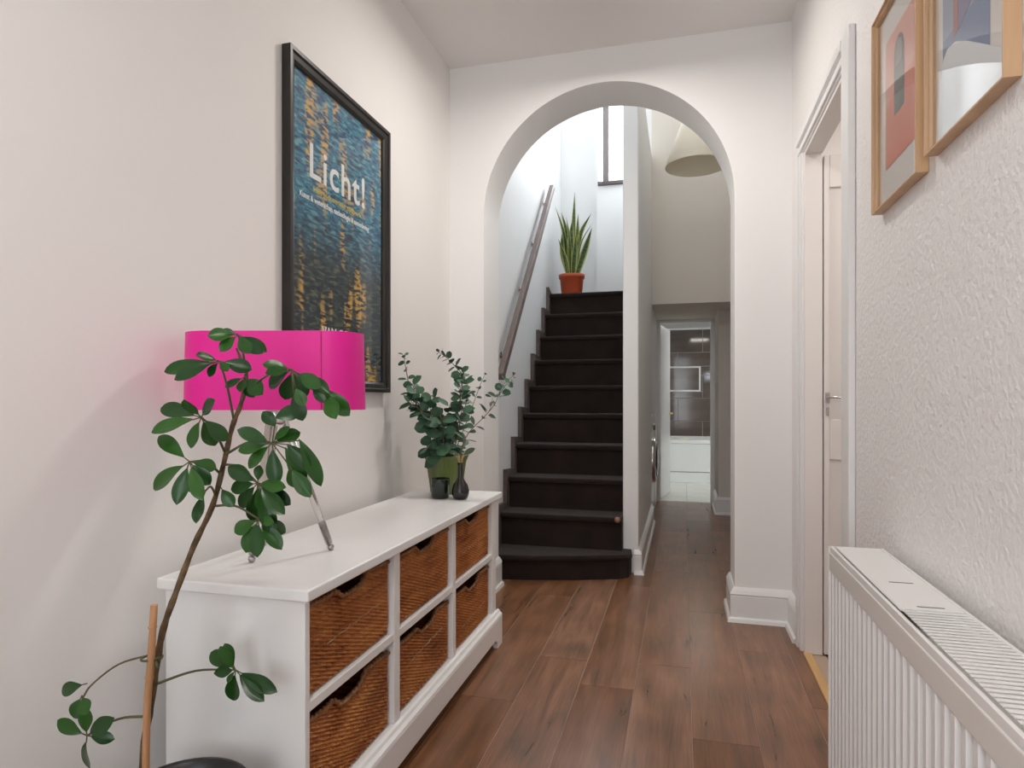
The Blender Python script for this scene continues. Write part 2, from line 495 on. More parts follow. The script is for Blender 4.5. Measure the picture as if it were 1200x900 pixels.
quad_pair((xl, AZ), (AX0, AZ), (AX0, TOPZ), (xl, TOPZ))
quad_pair((AX1, AZ), (xr, AZ), (xr, TOPZ), (AX1, TOPZ))
path = [(AX0, 0)] + arc + [(AX1, 0)]
for i in range(len(path) - 1):
    a, b = path[i], path[i + 1]
    mb.add([(a[0], YA0, a[1]), (b[0], YA0, b[1]), (b[0], YA1, b[1]), (a[0], YA1, a[1])], [(0, 1, 2, 3)], smooth=(0 < i < len(path) - 2))
wa = mb.build('wall_arch', M_arch, kind='structure')
# weld so that the bevel softens the arris
bm = bmesh.new(); bm.from_mesh(wa.data); bmesh.ops.remove_doubles(bm, verts=bm.verts, dist=1e-5); bmesh.ops.recalc_face_normals(bm, faces=bm.faces); bm.to_mesh(wa.data); bm.free()
wa.data.set_sharp_from_angle(angle=math.radians(35))

# rear wall with the glazed front door behind the camera
mb = MB()
fx0, fx1, fz = -0.85, 0.25, 2.35
mb.box(XL - 0.1, fx0, YBK - 0.1, YBK, 0, ZC); mb.box(fx1, XR + TW, YBK - 0.1, YBK, 0, ZC); mb.box(fx0, fx1, YBK - 0.1, YBK, fz, ZC)
mb.build('wall_back', M_wall, kind='structure')
d1 = struct('door_1', 'glazed white front door behind the hall')
mb = MB()
mb.box(fx0, fx0 + .09, YBK - .08, YBK - .03, 0, fz); mb.box(fx1 - .09, fx1, YBK - .08, YBK - .03, 0, fz)
mb.box(fx0 + .09, fx1 - .09, YBK - .08, YBK - .03, 0, .30); mb.box(fx0 + .09, fx1 - .09, YBK - .08, YBK - .03, fz - .08, fz)
mb.box(fx0 + .09, fx1 - .09, YBK - .08, YBK - .03, 1.90, 1.98)
mb.build('door_frame', M_trim, d1)
MB().box(fx0 + .09, fx1 - .09, YBK - .06, YBK - .055, .30, 1.90).build('pane', M_winglass, d1)
MB().box(fx0 + .09, fx1 - .09, YBK - .06, YBK - .055, 1.98, fz - .08).build('pane', M_winglass, d1)

# ------------------------------------------------------------------ stairwell, corridor shell
MB().box(XS - 0.10, XS, YA1, 5.95, 0, ZU).build('wall_stair_left', M_stair_wall, kind='structure')
MB().box(XS, -0.745, 5.86, 5.95, 0, ZU).build('wall_landing', M_stair_wall, kind='structure')
WX0, WX1, WZ0, WZ1 = -0.722, -0.355, 2.945, 4.18
mb = MB()
mb.box(-0.745, WX0, 5.75, 5.95, 1.8, ZU); mb.box(WX1, XP0, 5.75, 5.95, 1.8, ZU)
mb.box(WX0, WX1, 5.75, 5.95, 1.8, WZ0); mb.box(WX0, WX1, 5.75, 5.95, WZ1, ZU)
mb.build('wall_window', M_stair_wall, kind='structure')
MB().box(XP0, XP1, YP, YB, 0, 3.05).build('wall_partition', M_stair_wall, kind='structure', ).modifiers.new('bevel', 'BEVEL').width = 0.006
MB().box(XP0, XP1, YB, 5.95, ZS, ZU).build('wall_partition_upper', M_stair_wall, kind='structure')
MB().box(XP1, 0.49, YB, 5.55, ZS, ZU).build('wall_bulkhead', M_corr, kind='structure')
MB().box(XP1 - 0.3, 0.59, 5.55, 6.72, ZS, ZS + .06).build('ceiling_corridor', M_corr, kind='structure')
MB().box(0.49, 0.59, YA1, 5.96, 0, ZU).build('wall_corridor_right', M_corr, kind='structure')
MB().box(0.305, 0.59, 5.96, 6.56, 0, ZS).build('wall_corridor_nib', M_corr, kind='structure')
MB().box(XS - .1, 0.59, YA1, 5.95, ZU, ZU + .08).build('ceiling_stairwell', M_ceil, kind='structure')
# side of the corridor under the landing: wall above the machine
mb = MB(); mb.box(XP0, XP1, YB, 6.14, 0.90, ZS); mb.box(XP0, XP1, 6.12, 6.56, 0, ZS)
mb.build('wall_machine_nook', M_trim, kind='structure')

# window
w1 = struct('window_1', 'tall narrow stair window with grey frame, bright daylight behind')
mb = MB()
mb.box(WX0 + .020, WX0 + .074, 5.84, 5.90, WZ0 + .02, WZ1); mb.box(WX1 - .044, WX1, 5.84, 5.90, WZ0 + .02, WZ1)
mb.box(WX0 + .074, WX1 - .044, 5.84, 5.90, WZ1 - .05, WZ1); 
mb.build('window_frame', M_frame_grey, w1)
MB().box(WX0 + .074, WX1 - .044, 5.868, 5.872, WZ0 + .02, WZ1 - .05).build('pane', M_winglass, w1)
MB().box(WX0 - .012, WX1 + .01, 5.72, 5.90, WZ0 - .012, WZ0 + .02).build('window_sill', M_frame_grey, w1, bevel=.004)

# ------------------------------------------------------------------ skirting
def skirt_profile(h=0.155, t=0.02):
    return [(0, 0), (t + .014, 0), (t + .010, .016), (t, .022), (t, h * .74), (t - .003, h * .78), (t + .002, h * .82), (t - .006, h * .92), (t - .012, h * .97), (0.004, h), (0, h)]
def skirt(name, a, b, nrm, h=0.155, m0=0, m1=0, mat=None, parent=None, kind='structure'):
    """skirting along a->b, protruding along nrm; m0, m1 = +1 outside mitre, -1 inside mitre"""
    a, b, nrm = Vector(a), Vector(b), Vector(nrm)
    t = (b - a).normalized()
    pr = skirt_profile(h)
    mb = MB(); n = len(pr)
    vs = []
    for e, (p, m) in enumerate(((a, -m0), (b, m1))):
        for o, z in pr:
            q = p + nrm * o + t * (m * o)
            vs.append((q.x, q.y, z))
    fs = [tuple(range(n))[::-1], tuple(range(n, 2 * n))]
    for i in range(n):
        j = (i + 1) % n
        fs.append((i, j, n + j, n + i))
    mb.add(vs, fs)
    return mb.build(name, mat or M_trim, parent, kind=kind if parent is None else None)
skirt('baseboard_left', (XL, YBK, 0), (XL, YA0, 0), (1, 0, 0), m1=-1)
skirt('baseboard_right', (XR, YBK, 0), (XR, DY0 - .09, 0), (-1, 0, 0))
skirt('baseboard_right_end', (XR, DY1 + .085, 0), (XR, YA0, 0), (-1, 0, 0), m1=-1)
skirt('baseboard_pier_right', (AX1, YA0, 0), (XR, YA0, 0), (0, -1, 0), m0=1, m1=-1)
skirt('baseboard_jamb_right', (AX1, YA1, 0), (AX1, YA0, 0), (-1, 0, 0), m1=1)
skirt('baseboard_pier_left', (XL, YA0, 0), (AX0, YA0, 0), (0, -1, 0), m0=-1, m1=1)
skirt('baseboard_jamb_left', (AX0, YA0, 0), (AX0, YA1, 0), (1, 0, 0), m0=1)
skirt('baseboard_partition_end', (-0.274, YP, 0), (XP1, YP, 0), (0, -1, 0), m1=1, h=.14)
skirt('baseboard_partition', (XP1, YP, 0), (XP1, YB - .02, 0), (1, 0, 0), m0=1)
skirt('baseboard_nib_front', (0.305, 5.96, 0), (0.49, 5.96, 0), (0, -1, 0), m0=1, m1=-1)
skirt('baseboard_nib_side', (0.305, 6.50, 0), (0.305, 5.96, 0), (-1, 0, 0), m1=1)
skirt('baseboard_corridor_right', (0.49, YA1, 0), (0.49, 5.96, 0), (-1, 0, 0), m1=-1)

# ------------------------------------------------------------------ doorway in the right wall
def moulding(mb, y0, y1, z0, z1):
    pass
d2 = struct('door_2', 'white architrave and lining of the side doorway by the radiator')
mb = MB()
# near architrave
mb.box(XR - .020, XR, DY0 - .085, DY0 + .004, 0, DZ + .075)
mb.build('architrave', M_trim, d2, bevel=.004)
mb = MB()
for (o, t0, t1) in ((.010, 0, .080), (.018, .008, .034), (.024, .046, .080)):
    mb.box(XR - o, XR, DY1 - .004 + t0, DY1 - .004 + t1, 0, DZ - .004)
mb.build('architrave', M_trim, d2, bevel=.004)
mb = MB()
for (o, t0, t1) in ((.010, 0, .080), (.018, .008, .034), (.024, .046, .080)):
    mb.box(XR - o, XR, DY0 + .004, DY1 + .076, DZ - .004 + t0, DZ - .004 + t1)
mb.build('architrave', M_trim, d2, bevel=.004)
LN = .018
mb = MB(); mb.box(XR - .004, XR + TW, DY1 - LN, DY1, 0, DZ); mb.build('door_lining', M_door, d2, bevel=.002)
mb = MB(); mb.box(XR - .004, XR + TW, DY0, DY0 + LN, 0, DZ); mb.build('door_lining', M_door, d2, bevel=.002)
mb = MB(); mb.box(XR - .004, XR + TW, DY0 + LN, DY1 - LN, DZ - LN, DZ); mb.build('door_lining', M_door, d2, bevel=.002)

# small lobby beyond it with a closed door
LX0 = XR + TW
mb = MB(); mb.box(LX0, 1.50, 1.50, DY1 + .02, -0.12, -0.012); lf = mb.build('floor_lobby', M_gap, kind='structure')
for k in range(5):
    xa = LX0 + .012 + k * PW
    for a, b in ((1.5, 2.35 + .1 * (k % 2)), (2.35 + .1 * (k % 2), 2.80)):
        MB().box(xa, xa + PW - .003, a + .001, b - .001, -.012, -.001).build('plank', M_wood, lf, loc=(xa + PW / 2, (a + b) / 2, 0))
MB().box(XR - .010, XR + .022, DY0 + LN, DY1 - LN, -.012, .007).build('trim_1', M_oakstrip, kind='structure', bevel=.003, label='oak threshold strip across the side doorway')
MB().box(1.50, 1.60, 1.40, DY1 + .1, 0, 2.4).build('wall_lobby_far', M_wall, kind='structure')
MB().box(LX0, 1.50, 1.40, 1.50, 0, 2.4).build('wall_lobby_near', M_wall, kind='structure')
MB().box(LX0, 1.60, 1.40, DY1 + .1, 2.4, 2.48).build('ceiling_lobby', M_ceil, kind='structure')
MB().box(LX0, 1.50, DY1 + .02, DY1 + .1, 0, 2.4).build('wall_lobby_side', M_wall, kind='structure')
lb = thing('lobby_fill_lamp', (1.0, 2.1, 2.40), 'added unseen round lamp brightening the lobby behind the side doorway', 'lamp')  # unseen lamp added to brighten the door lining and leaf
MB().lathe([(0, -.05), (.08, -.045), (.12, -.02), (.12, 0)], (1.0, 2.1, 2.40), 32).build('diffuser', M_trim, lb)
area('lobby_fill_light', (1.0, 2.1, 2.34), (0, 0, 0), .22, .22, 4.5, (1.0, .93, .88))
d3 = struct('door_3', 'white door with lever handle standing behind the side doorway')
dl0, dl1 = LX0 + .004, LX0 + .72
yd = DY1 - .015
leaf = MB().box(dl0, dl1, yd, yd + .033, 0.006, 1.99).build('door_leaf', M_door, d3, bevel=.003)
# raised stiles and rails of the leaf
for nm, (xa, xb, za, zb) in (('stile', (dl0, dl0 + .020, .006, 1.99)), ('stile', (dl1 - .11, dl1, .006, 1.99)), ('rail', (dl0 + .02, dl1 - .11, .006, .22)),
                       ('rail', (dl0 + .02, dl1 - .11, .78, .94)), ('rail', (dl0 + .02, dl1 - .11, 1.86, 1.99))):
    MB().box(xa, xb, yd - .009, yd, za, zb).build(nm, M_door, d3, bevel=.003)
hp = P(967.5, 466, 2.50)
hx = dl0 + .012
h = MB()
h.box(hx - .008, hx + .008, yd - .015, yd - .009, 1.005, 1.048)
h.tube([(hx, yd - .012, 1.028), (hx, yd - .040, 1.028)], .006)
hd = h.build('door_handle', M_steel, d3, bevel=.002)
MB().tube([(hx, yd - .038, 1.028), (hx + .06, yd - .040, 1.028), (hx + .10, yd - .036, 1.028)], .005).build('lever', M_chrome, hd)
MB().box(hx - .005, hx + .005, yd - .014, yd - .009, .955, .990).build('key_plate', M_steel, d3, bevel=.002)

# ------------------------------------------------------------------ staircase
Z1, RISE = 0.1425, 0.195
YN = [None, None] + [3.725 + (n - 2) * 0.187 for n in range(2, 11)]
def zn(n): return Z1 + RISE * (n - 1) if n >= 1 else 0.0
st = thing('staircase', (-0.7, 3.5, 0), 'steep staircase fully covered in dark brown carpet, rising to a landing', 'staircase')
def nose(y, z, back, z_low):
    t = 0.030
    pts = [(y + .018, z_low), (y + .018, z - t), (y + .004, z - t)]
    for k in range(5):
        a = -PI / 2 - PI * k / 4
        pts.append((y + .004 + .0 + (t / 2) * math.cos(a) * 0.7, z - t / 2 + (t / 2) * math.sin(a)))
    pts += [(back, z), (back, z_low)]
    return pts
SX0 = -1.066
for n in range(2, 11):
    back = YN[n + 1] + .03 if n < 10 else 5.86
    pts = nose(YN[n], zn(n), back, zn(n - 1) if n > 2 else zn(1))
    if n < 10:
        MB().prism(pts, 'x', SX0, XP0).build('step', M_carpet, st)
    else:
        mb = MB().prism([(p[0] if p[0] < 5.8 else 5.75, p[1]) for p in pts], 'x', SX0, XP0)
        mb.build('landing_step', M_carpet, st)
# bottom step, skewed and wrapping round the foot of the partition
outl = [(-0.979, 3.472), (-0.80, 3.503), (-0.60, 3.553), (-0.45, 3.603), (-0.34, 3.645), (-0.30, 3.665), (-0.283, 3.683), (-0.278, 3.705), (-0.290, 3.802), (-0.338, 3.806), (-0.338, 3.85), (-1.066, 3.85), (-1.066, 3.455)]
def inset(o, k):
    c = []
    for (x, y) in o:
        c.append((x - (k if x > -0.5 and y < 3.79 else 0) * (1 if x > -.32 else .3), y + (k if y < 3.70 else 0)))
    return c
mb = MB()
rings = [(inset(outl, .022), 0.0), (inset(outl, .018), Z1 - .032), (inset(outl, .004), Z1 - .028), (inset(outl, -.002), Z1 - .016), (inset(outl, .003), Z1 - .004), (inset(outl, .010), Z1)]
nn = len(outl); vs = []; fs = []
for o_, z in rings: vs += [(x, y, z) for x, y in o_]
for r_ in range(len(rings) - 1):
    for i in range(nn):
        j = (i + 1) % nn
        fs.append((r_ * nn + i, r_ * nn + j, (r_ + 1) * nn + j, (r_ + 1) * nn + i))
fs.append(tuple(range((len(rings) - 1) * nn, len(rings) * nn)))
fs.append(tuple(range(nn))[::-1])
mb.add(vs, fs)
mb.build('bottom_step', M_carpet, st)
# stepped stringer on the wall side
pts = []
for n in range(2, 11):
    y = YN[n] - .012
    pts += [(y - .030, zn(n - 1) + .05 if n > 2 else .0), (y - .030, zn(n) + .052)]
pts += [(5.75, zn(10) + .0), (5.75, zn(9))]
up = []
for n in range(2, 11):
    y = YN[n]
    top = zn(n) + .048
    if n == 2: up.append((y - .045, 0.1))
    up.append((y - .045, top))
    nx = YN[n + 1] - .045 if n < 10 else y + .10
    up.append((nx - .0, top - (.010 if n < 10 else .046)))
low = [(YN[10] + .10, zn(10) - .15)] + [(YN[2] + .25, .1)]
MB().prism(up + low, 'x', XS + .001, SX0 + .001).build('stringer', M_string, st)
# small knob at the second tread's end
kb = P(723.5, 609.5, 3.66)
kn = thing('turned_knob', (kb.x, kb.y, kb.z - .018), 'small round pinkish wooden knob fixed at the end of the second stair tread', 'knob')
M_knob = nmat('knob_wood', (0.30, 0.15, 0.11), 0.4)
MB().lathe([(0.0, -.017), (.010, -.0145), (.0165, -.006), (.0175, .002), (.013, .012), (.006, .016), (0, .017)], kb, 16).build('knob_head', M_knob, kn)
MB().tube([kb + Vector((.0, .010, 0)), (kb.x, 3.738, kb.z)], .006).build('screw_base', M_brass, kn)

# handrail
ra, rb = P(594.0, 452, 3.80), P(648.5, 224, 5.24)
ra = Vector((-1.035, 3.62, 1.150)); rb = Vector((-1.035, 5.16, 2.760))
hr = thing('handrail', (ra.x, ra.y, ra.z), 'grey brown wooden handrail slanting up the white stairwell wall', 'handrail')
dv = (rb - ra).normalized(); upv = Vector((1, 0, 0)).cross(dv)
mb = MB()
hw, hh = .019, .026
vs = []
for p in (ra, rb):
    for sx_, sz_ in ((-hw, -hh), (hw, -hh), (hw, hh), (-hw, hh)):
        vs.append(p + Vector((sx_, 0, 0)) + upv * sz_)
mb.add(vs, [(3, 2, 1, 0), (4, 5, 6, 7), (0, 1, 5, 4), (1, 2, 6, 5), (2, 3, 7, 6), (3, 0, 4, 7)])
mb.build('rail', M_rail, hr, bevel=.006)
for t in (0.12, 0.42, 0.67, 0.93):
    c = ra.lerp(rb, t)
    mb = MB(); mb.tube([(XS, c.y, c.z - .05), (XS + .03, c.y, c.z - .055), (c.x, c.y, c.z - .03)], .006)
    mb.tube([(XS, c.y, c.z - .05), (XS + .006, c.y, c.z - .05)], .020, n=16)
    mb.build('bracket', M_chrome, hr)

# ------------------------------------------------------------------ bathroom beyond the corridor
YD = 6.56
mb = MB()
mb.box(XP1 - .30, -0.225, YD, YD + .10, 0, ZS); mb.box(0.285, 0.90, YD, YD + .10, 0, 2.0); mb.box(XP1 - .3, .9, YD, YD + .10, ZS - .005, 2.05)
mb.build('wall_bathroom_front', M_corr, kind='structure')
d4 = struct('door_4', 'white painted bathroom door standing open at the corridor end')
MB().box(-0.25, -0.215, YD - .018, YD + .11, 0, ZS - .012).build('door_frame', M_trim, d4, bevel=.003)
MB().box(0.265, 0.303, YD - .018, YD + .11, 0, ZS - .012).build('door_frame', M_trim, d4, bevel=.003)
MB().box(-0.25, 0.303, YD - .018, YD + .11, ZS - .030, ZS - .003).build('door_frame', M_trim, d4, bevel=.003)
a = Vector((-0.212, YD + .09, 0)); b = Vector((-0.133, 7.22, 0))
t = (b - a).normalized(); nrm = Vector((t.y, -t.x, 0))
mb = MB()
vs = []
for z in (0.012, ZS - .035):
    for p, o in ((a, 0), (b, 0), (b, -.035), (a, -.035)):
        q = p + nrm * o; vs.append((q.x, q.y, z))
mb.add(vs, [(0, 1, 2, 3), (7, 6, 5, 4), (0, 4, 5, 1), (1, 5, 6, 2), (2, 6, 7, 3), (3, 7, 4, 0)])
lf4 = mb.build('door_leaf', M_trim, d4, bevel=.003)
hc = a.lerp(b, 0.90) + Vector((0, 0, .865))
mb = MB(); mb.tube([hc, hc + nrm * .045], .010, n=10); mb.tube([hc + nrm * .042, hc + nrm * .042 - t * .09], .008, n=8)
mb.build('door_handle', M_brass, lf4)

YT = 9.02   # tiled wall
MB().box(-0.80, 1.20, YT + .012, YT + .30, 0, 2.2).build('wall_bathroom_back_core', M_grout, kind='structure')
wt = MB().box(-0.80, 1.20, YT + .004, YT + .012, 0.3, 1.985).build('wall_bathroom_back', M_grout, kind='structure', label='dark taupe tiled wall above the bath')
NX0, NX1, NZ0, NZ1 = -0.35, 0.235, 1.125, 1.468
zs = [0.415, 0.725, 1.035, 1.345, 1.655, 1.965]
for r_ in range(len(zs) - 1):
    off_ = 0.0 if r_ % 2 else 0.32
    for k in range(-2, 4):
        xa, xb, za, zb = k * .62 - .06 + off_, (k + 1) * .62 - .06 + off_, zs[r_], zs[r_ + 1]
        xa, xb = max(xa, -.8), min(xb, 1.2)
        if xb - xa < .03: continue
        g = .0035
        rects = [(xa, xb, za, zb)]
        if xa < NX1 and xb > NX0 and za < NZ1 and zb > NZ0:
            rects = [(xa, xb, za, min(zb, NZ0)), (xa, xb, max(za, NZ1), zb), (max(xa, NX1), xb, max(za, NZ0), min(zb, NZ1)), (xa, min(xb, NX0), max(za, NZ0), min(zb, NZ1))]
        for (p, q, r2, s2) in rects:
            if q - p > .02 and s2 - r2 > .02:
                MB().box(p + g, q - g, YT - .006, YT + .004, r2 + g, s2 - g).build('tile', M_tile, wt, loc=((p + q) / 2, YT, (r2 + s2) / 2))
# niche with white edging, its back set in tile
tr = .022
nb_ = MB()
nb_.box(NX0, NX1, YT - .014, YT + .004, NZ1 - tr, NZ1); nb_.box(NX0, NX1, YT - .014, YT + .004, NZ0, NZ0 + tr)
nb_.box(NX1 - tr, NX1, YT - .014, YT + .004, NZ0 + tr, NZ1 - tr); nb_.box(NX0, NX0 + tr, YT - .014, YT + .004, NZ0 + tr, NZ1 - tr)
nb_.build('niche_edging', M_trim, wt)
MB().box(NX0 + tr, NX1 - tr, YT + .000, YT + .004, NZ0 + tr, NZ1 - tr).build('tile', M_tile, wt, loc=(0, YT, 1.3))
MB().box(-.80, 1.2, YT - .02, YT + .004, 1.965, 1.985).build('trim_2', M_trim, kind='structure')
MB().box(-.80, 1.20, YD + .1, YT + .3, 1.985, 2.06).build('ceiling_bathroom', M_trim, kind='structure')
MB().box(-.90, -.80, YD + .1, YT + .3, 0, 2.06).build('wall_bathroom_left', M_trim, kind='structure')
MB().box(1.20, 1.30, YD, YT + .3, 0, 2.06).build('wall_bathroom_right', M_trim, kind='structure')
bf = MB().box(-.80, 1.20, YD + .04, YT, -0.12, -0.010).build('floor_bathroom', nmat('dark_grout', (.30, .31, .28), .8), kind='structure')
for i in range(-2, 4):
    for j in range(0, 7):
        xa, ya = i * .345 + .045 - .345, YD + .05 + j * .345
        xb, yb = xa + .340, min(ya + .340, YT)
        MB().box(max(xa, -.8), min(xb, 1.2), ya, yb, -.010, 0.0).build('tile', M_floortile, bf, loc=((xa + xb) / 2, (ya + yb) / 2, 0))
bt = thing('bathtub', (0.2, 8.15, 0), 'white bathtub with a plain white panel, below the taupe tiles', 'bathtub')
YBT = 8.10
MB().box(-.79, 1.19, YBT + .012, YBT + .03, .135, .475).build('bath_panel', M_bath, bt, bevel=.004)
MB().box(-.79, 1.19, YBT + .022, YBT + .04, 0.0, .128).build('plinth', M_bath, bt, bevel=.003)
mb = MB()
mb.box(-.795, 1.195, YBT, YBT + .09, .475, .525); mb.box(-.795, 1.195, YT - .10, YT - .006, .475, .525)
mb.box(-.795, -.70, YBT + .09, YT - .10, .475, .525); mb.box(1.10, 1.195, YBT + .09, YT - .10, .475, .525)
mb.build('rim', M_bath, bt, bevel=.012, seg=3)
mb = MB()
vs = [(-.70, YBT + .09, .50), (1.10, YBT + .09, .50), (1.10, YT - .10, .50), (-.70, YT - .10, .50), (-.60, YBT + .16, .13), (.95, YBT + .16, .13), (.95, YT - .17, .13), (-.60, YT - .17, .13)]
mb.add(vs, [(0, 1, 5, 4), (1, 2, 6, 5), (2, 3, 7, 6), (3, 0, 4, 7), (4, 5, 6, 7)])
mb.build('basin', M_bath, bt)
# soap bar on the rim
sp = P(801, 514, 8.16)
MB().lathe([(0, 0), (.055, 0), (.062, .006), (.058, .012), (0, .013)], (sp.x, YBT + .045, .5255), 20).build('soap_dish', M_shade)
tag(bpy.data.objects['soap_dish'], 'low cream soap dish on the front rim of the bath', 'dish')
# unseen bathroom lamp added for fill, glowing panel added for the tile highlight
bl = thing('bathroom_fill_lamp', (0.25, 7.65, 1.985), 'added unseen flat round lamp giving the bathroom fill light', 'lamp')
MB().lathe([(0.0, -.03), (.13, -.028), (.15, -.015), (.15, 0)], (0.25, 7.65, 1.985), 32).build('diffuser', M_trim, bl)
area('bathroom_fill_light', (0.25, 7.65, 1.945), (0, 0, 0), .26, .26, 4.5, (1.0, 0.95, 0.87))
ml = thing('tile_glow_panel', (0.50, YD + .10, 1.33), 'added unseen glowing panel that puts a bright highlight on the bathroom tiles', 'lamp')
MB().box(.36, .64, YD + .10, YD + .13, 1.34, 1.48).build('light_body', M_trim, ml, bevel=.01)
M_lit = bpy.data.materials.new('added_glow'); M_lit.use_nodes = True
pl_ = M_lit.node_tree.nodes['Principled BSDF']; pl_.inputs['Emission Color'].default_value = (.80, .90, 1.0, 1); pl_.inputs['Emission Strength'].default_value = 9.0
MB().box(.37, .63, YD + .13, YD + .145, 1.36, 1.46).build('diffuser', M_lit, ml, bevel=.006)

# washing machine
wm = thing('washing_machine', (-0.55, 5.80, 0), 'white washing machine with black round door, tucked under the stair landing', 'washing machine')
MB().box(-0.785, -0.255, 5.52, 6.115, .012, .88).build('cabinet', M_trim, wm, bevel=.008)
cw = Vector((-.255, 5.80, .48))
mb = MB()
ring = [(.165, .02), (.175, .012), (.19, .004), (.195, 0)]
def disc_x(c, prof, n=32):
    m = MB(); k = len(prof); vs = []; fs = []
    for i in range(n):
        a_ = 2 * PI * i / n
        for r_, x_ in prof: vs.append((c.x + x_, c.y + r_ * math.cos(a_), c.z + r_ * math.sin(a_)))
    for i in range(n):
        j = (i + 1) % n
        for q in range(k - 1): fs.append((i * k + q, j * k + q, j * k + q + 1, i * k + q + 1))
    m.add(vs, fs, True)
    return m
dr = disc_x(cw, [(.195, 0), (.195, .018), (.185, .030), (.160, .032), (.155, .022)]).build('door_ring', M_chrome, wm)
disc_x(cw, [(.157, .022), (.15, .034), (.11, .045), (.05, .050), (.001, .051)]).build('door_glass', M_blackglass, dr)
disc_x(Vector((-.255, 5.80, .775)), [(.028, 0), (.026, .022), (.001, .024)], 20).build('dial', M_steel, wm)
MB().box(-.2545, -.250, 5.55, 5.70, .74, .82).build('drawer', M_rad, wm, bevel=.002)
for y in (5.56, 6.07):
    MB().lathe([(.02, 0), (.02, .012)], (-.30, y, 0), 12).build('foot', M_dark, wm)

# ------------------------------------------------------------------ corridor pendant
pc = P(816, 300, 4.20); pc.z = 0
pz = 2.548
pn = thing('pendant_lamp', (pc.x, pc.y, ZU), 'cream cone shaped fabric pendant lamp hanging in the corridor behind the arch', 'lamp')
R0, R1, HS = .199, .070, .36
mb = MB(); mb.lathe([(R0, 0), (R0 + .001, .006), (R1, HS)], (pc.x, pc.y, pz), 48)
mb.f.pop(); mb.sm.pop(); mb.f.pop(); mb.sm.pop()
sh = mb.build('shade', M_shade, pn)
so = sh.modifiers.new('solid', 'SOLIDIFY'); so.thickness = .003
mb = MB()
for k in range(3):
    a_ = 2 * PI * k / 3 + .4
    mb.tube([(pc.x, pc.y, pz + HS - .04), (pc.x + R1 * math.cos(a_), pc.y + R1 * math.sin(a_), pz + HS - .005)], .002, n=6)
mb.lathe([(.0, 0), (.018, 0), (.018, .06), (0, .06)], (pc.x, pc.y, pz + HS - .07), 16)
mb.build('bulb_holder', M_trim, pn)
MB().lathe([(0, 0), (.014, .004), (.028, .03), (.026, .055), (.013, .085), (.012, .10)], (pc.x, pc.y, pz + HS - .165), 20).build('bulb', M_trim, pn)
MB().tube([(pc.x, pc.y, pz + HS - .01), (pc.x, pc.y, ZU)], .004).build('flex', M_trim, pn)
MB().lathe([(.05, 0), (.045, -.02), (.01, -.03)], (pc.x, pc.y, ZU), 24).build('ceiling_rose', M_trim, pn)

# ------------------------------------------------------------------ hall ceiling fitting
cl = Vector((-0.33, 2.48, ZC))
cf = thing('ceiling_spotlight', tuple(cl), 'small dark metal spot fitting on the hall ceiling in front of the arch', 'lamp')
MB().lathe([(.06, 0), (.06, -.012), (.045, -.022), (0.0, -.024)], cl, 32).build('base', M_steel, cf)
MB().tube([cl + Vector((0, 0, -.02)), cl + Vector((0, 0, -.075))], .008).build('stem', M_steel, cf)
for k in range(3):
    a_ = 2 * PI * k / 3 + 0.5
    e_ = cl + Vector((.06 * math.cos(a_), .06 * math.sin(a_), -.075))
    mb = MB(); mb.tube([cl + Vector((0, 0, -.07)), e_], .005); mb.lathe([(.012, .02), (.022, .012), (.026, -.028), (.022, -.03), (.020, -.02), (0, -.015)], e_, 16)
    mb.build('spot_head', M_steel, cf)
area('ceiling_spotlight_light', cl + Vector((0, 0, -.12)), (0, 0, 0), .16, .16, 10, (1.0, .95, .89))


hp_ = Vector((-0.35, 0.15, ZC))  # unseen drum lamp added to brighten the near left wall
hpl = thing('hall_fill_lamp', tuple(hp_), 'added unseen white drum lamp brightening the front part of the hall', 'lamp')
mb = MB().lathe([(.17, -.50), (.17, -.28)], hp_, 40); del mb.f[-2:], mb.sm[-2:]
so_ = mb.build('shade', M_shade, hpl).modifiers.new('solid', 'SOLIDIFY'); so_.thickness = .002
MB().tube([hp_, hp_ + Vector((0, 0, -.34))], .004).build('flex', M_trim, hpl)
MB().lathe([(.05, 0), (.045, -.02), (.01, -.03)], hp_, 24).build('ceiling_rose', M_trim, hpl)
MB().lathe([(0, -.44), (.03, -.41), (.03, -.38), (.012, -.34)], hp_, 16).build('bulb', M_trim, hpl)
area('hall_fill_light', hp_ + Vector((0, 0, -.52)), (0, 0, 0), .28, .28, 6, (1.0, .95, .90))

# ------------------------------------------------------------------ sideboard
SB = dict(x0=-1.100, x1=-0.752, y0=1.165, y1=2.560, top=0.632)
sb = thing('sideboard', (-0.95, 1.85, 0), 'long low white painted sideboard with six open compartments of wicker baskets', 'sideboard')
T = SB['top']
MB().box(-1.108, -.733, 1.146, 2.592, T - .026, T).build('top_board', M_furn, sb, bevel=.005)
MB().box(SB['x0'], SB['x1'], SB['y0'], SB['y0'] + .018, .03, T - .026).build('side_panel', M_furn, sb, bevel=.002)
MB().box(SB['x0'], SB['x1'], SB['y1'] - .055, SB['y1'], .03, T - .026).build('side_panel', M_furn, sb, bevel=.002)
MB().box(SB['x0'], SB['x0'] + .008, SB['y0'] + .018, SB['y1'] - .055, .12, T - .026).build('back_panel', M_furn, sb)
cols = [(1.203, 1.580), (1.616, 2.030), (2.066, 2.495)]
cols = [(1.183, 1.588), (1.624, 2.042), (2.074, 2.505)]
for (a_, b_) in ((1.588, 1.624), (2.042, 2.074)):
    MB().box(SB['x0'] + .008, SB['x1'], a_, b_, .142, T - .026).build('divider', M_furn, sb, bevel=.002)
for (a_, b_) in cols:
    MB().box(SB['x0'] + .008, SB['x1'] - .001, a_, b_, .366, .388).build('shelf', M_furn, sb, bevel=.002)
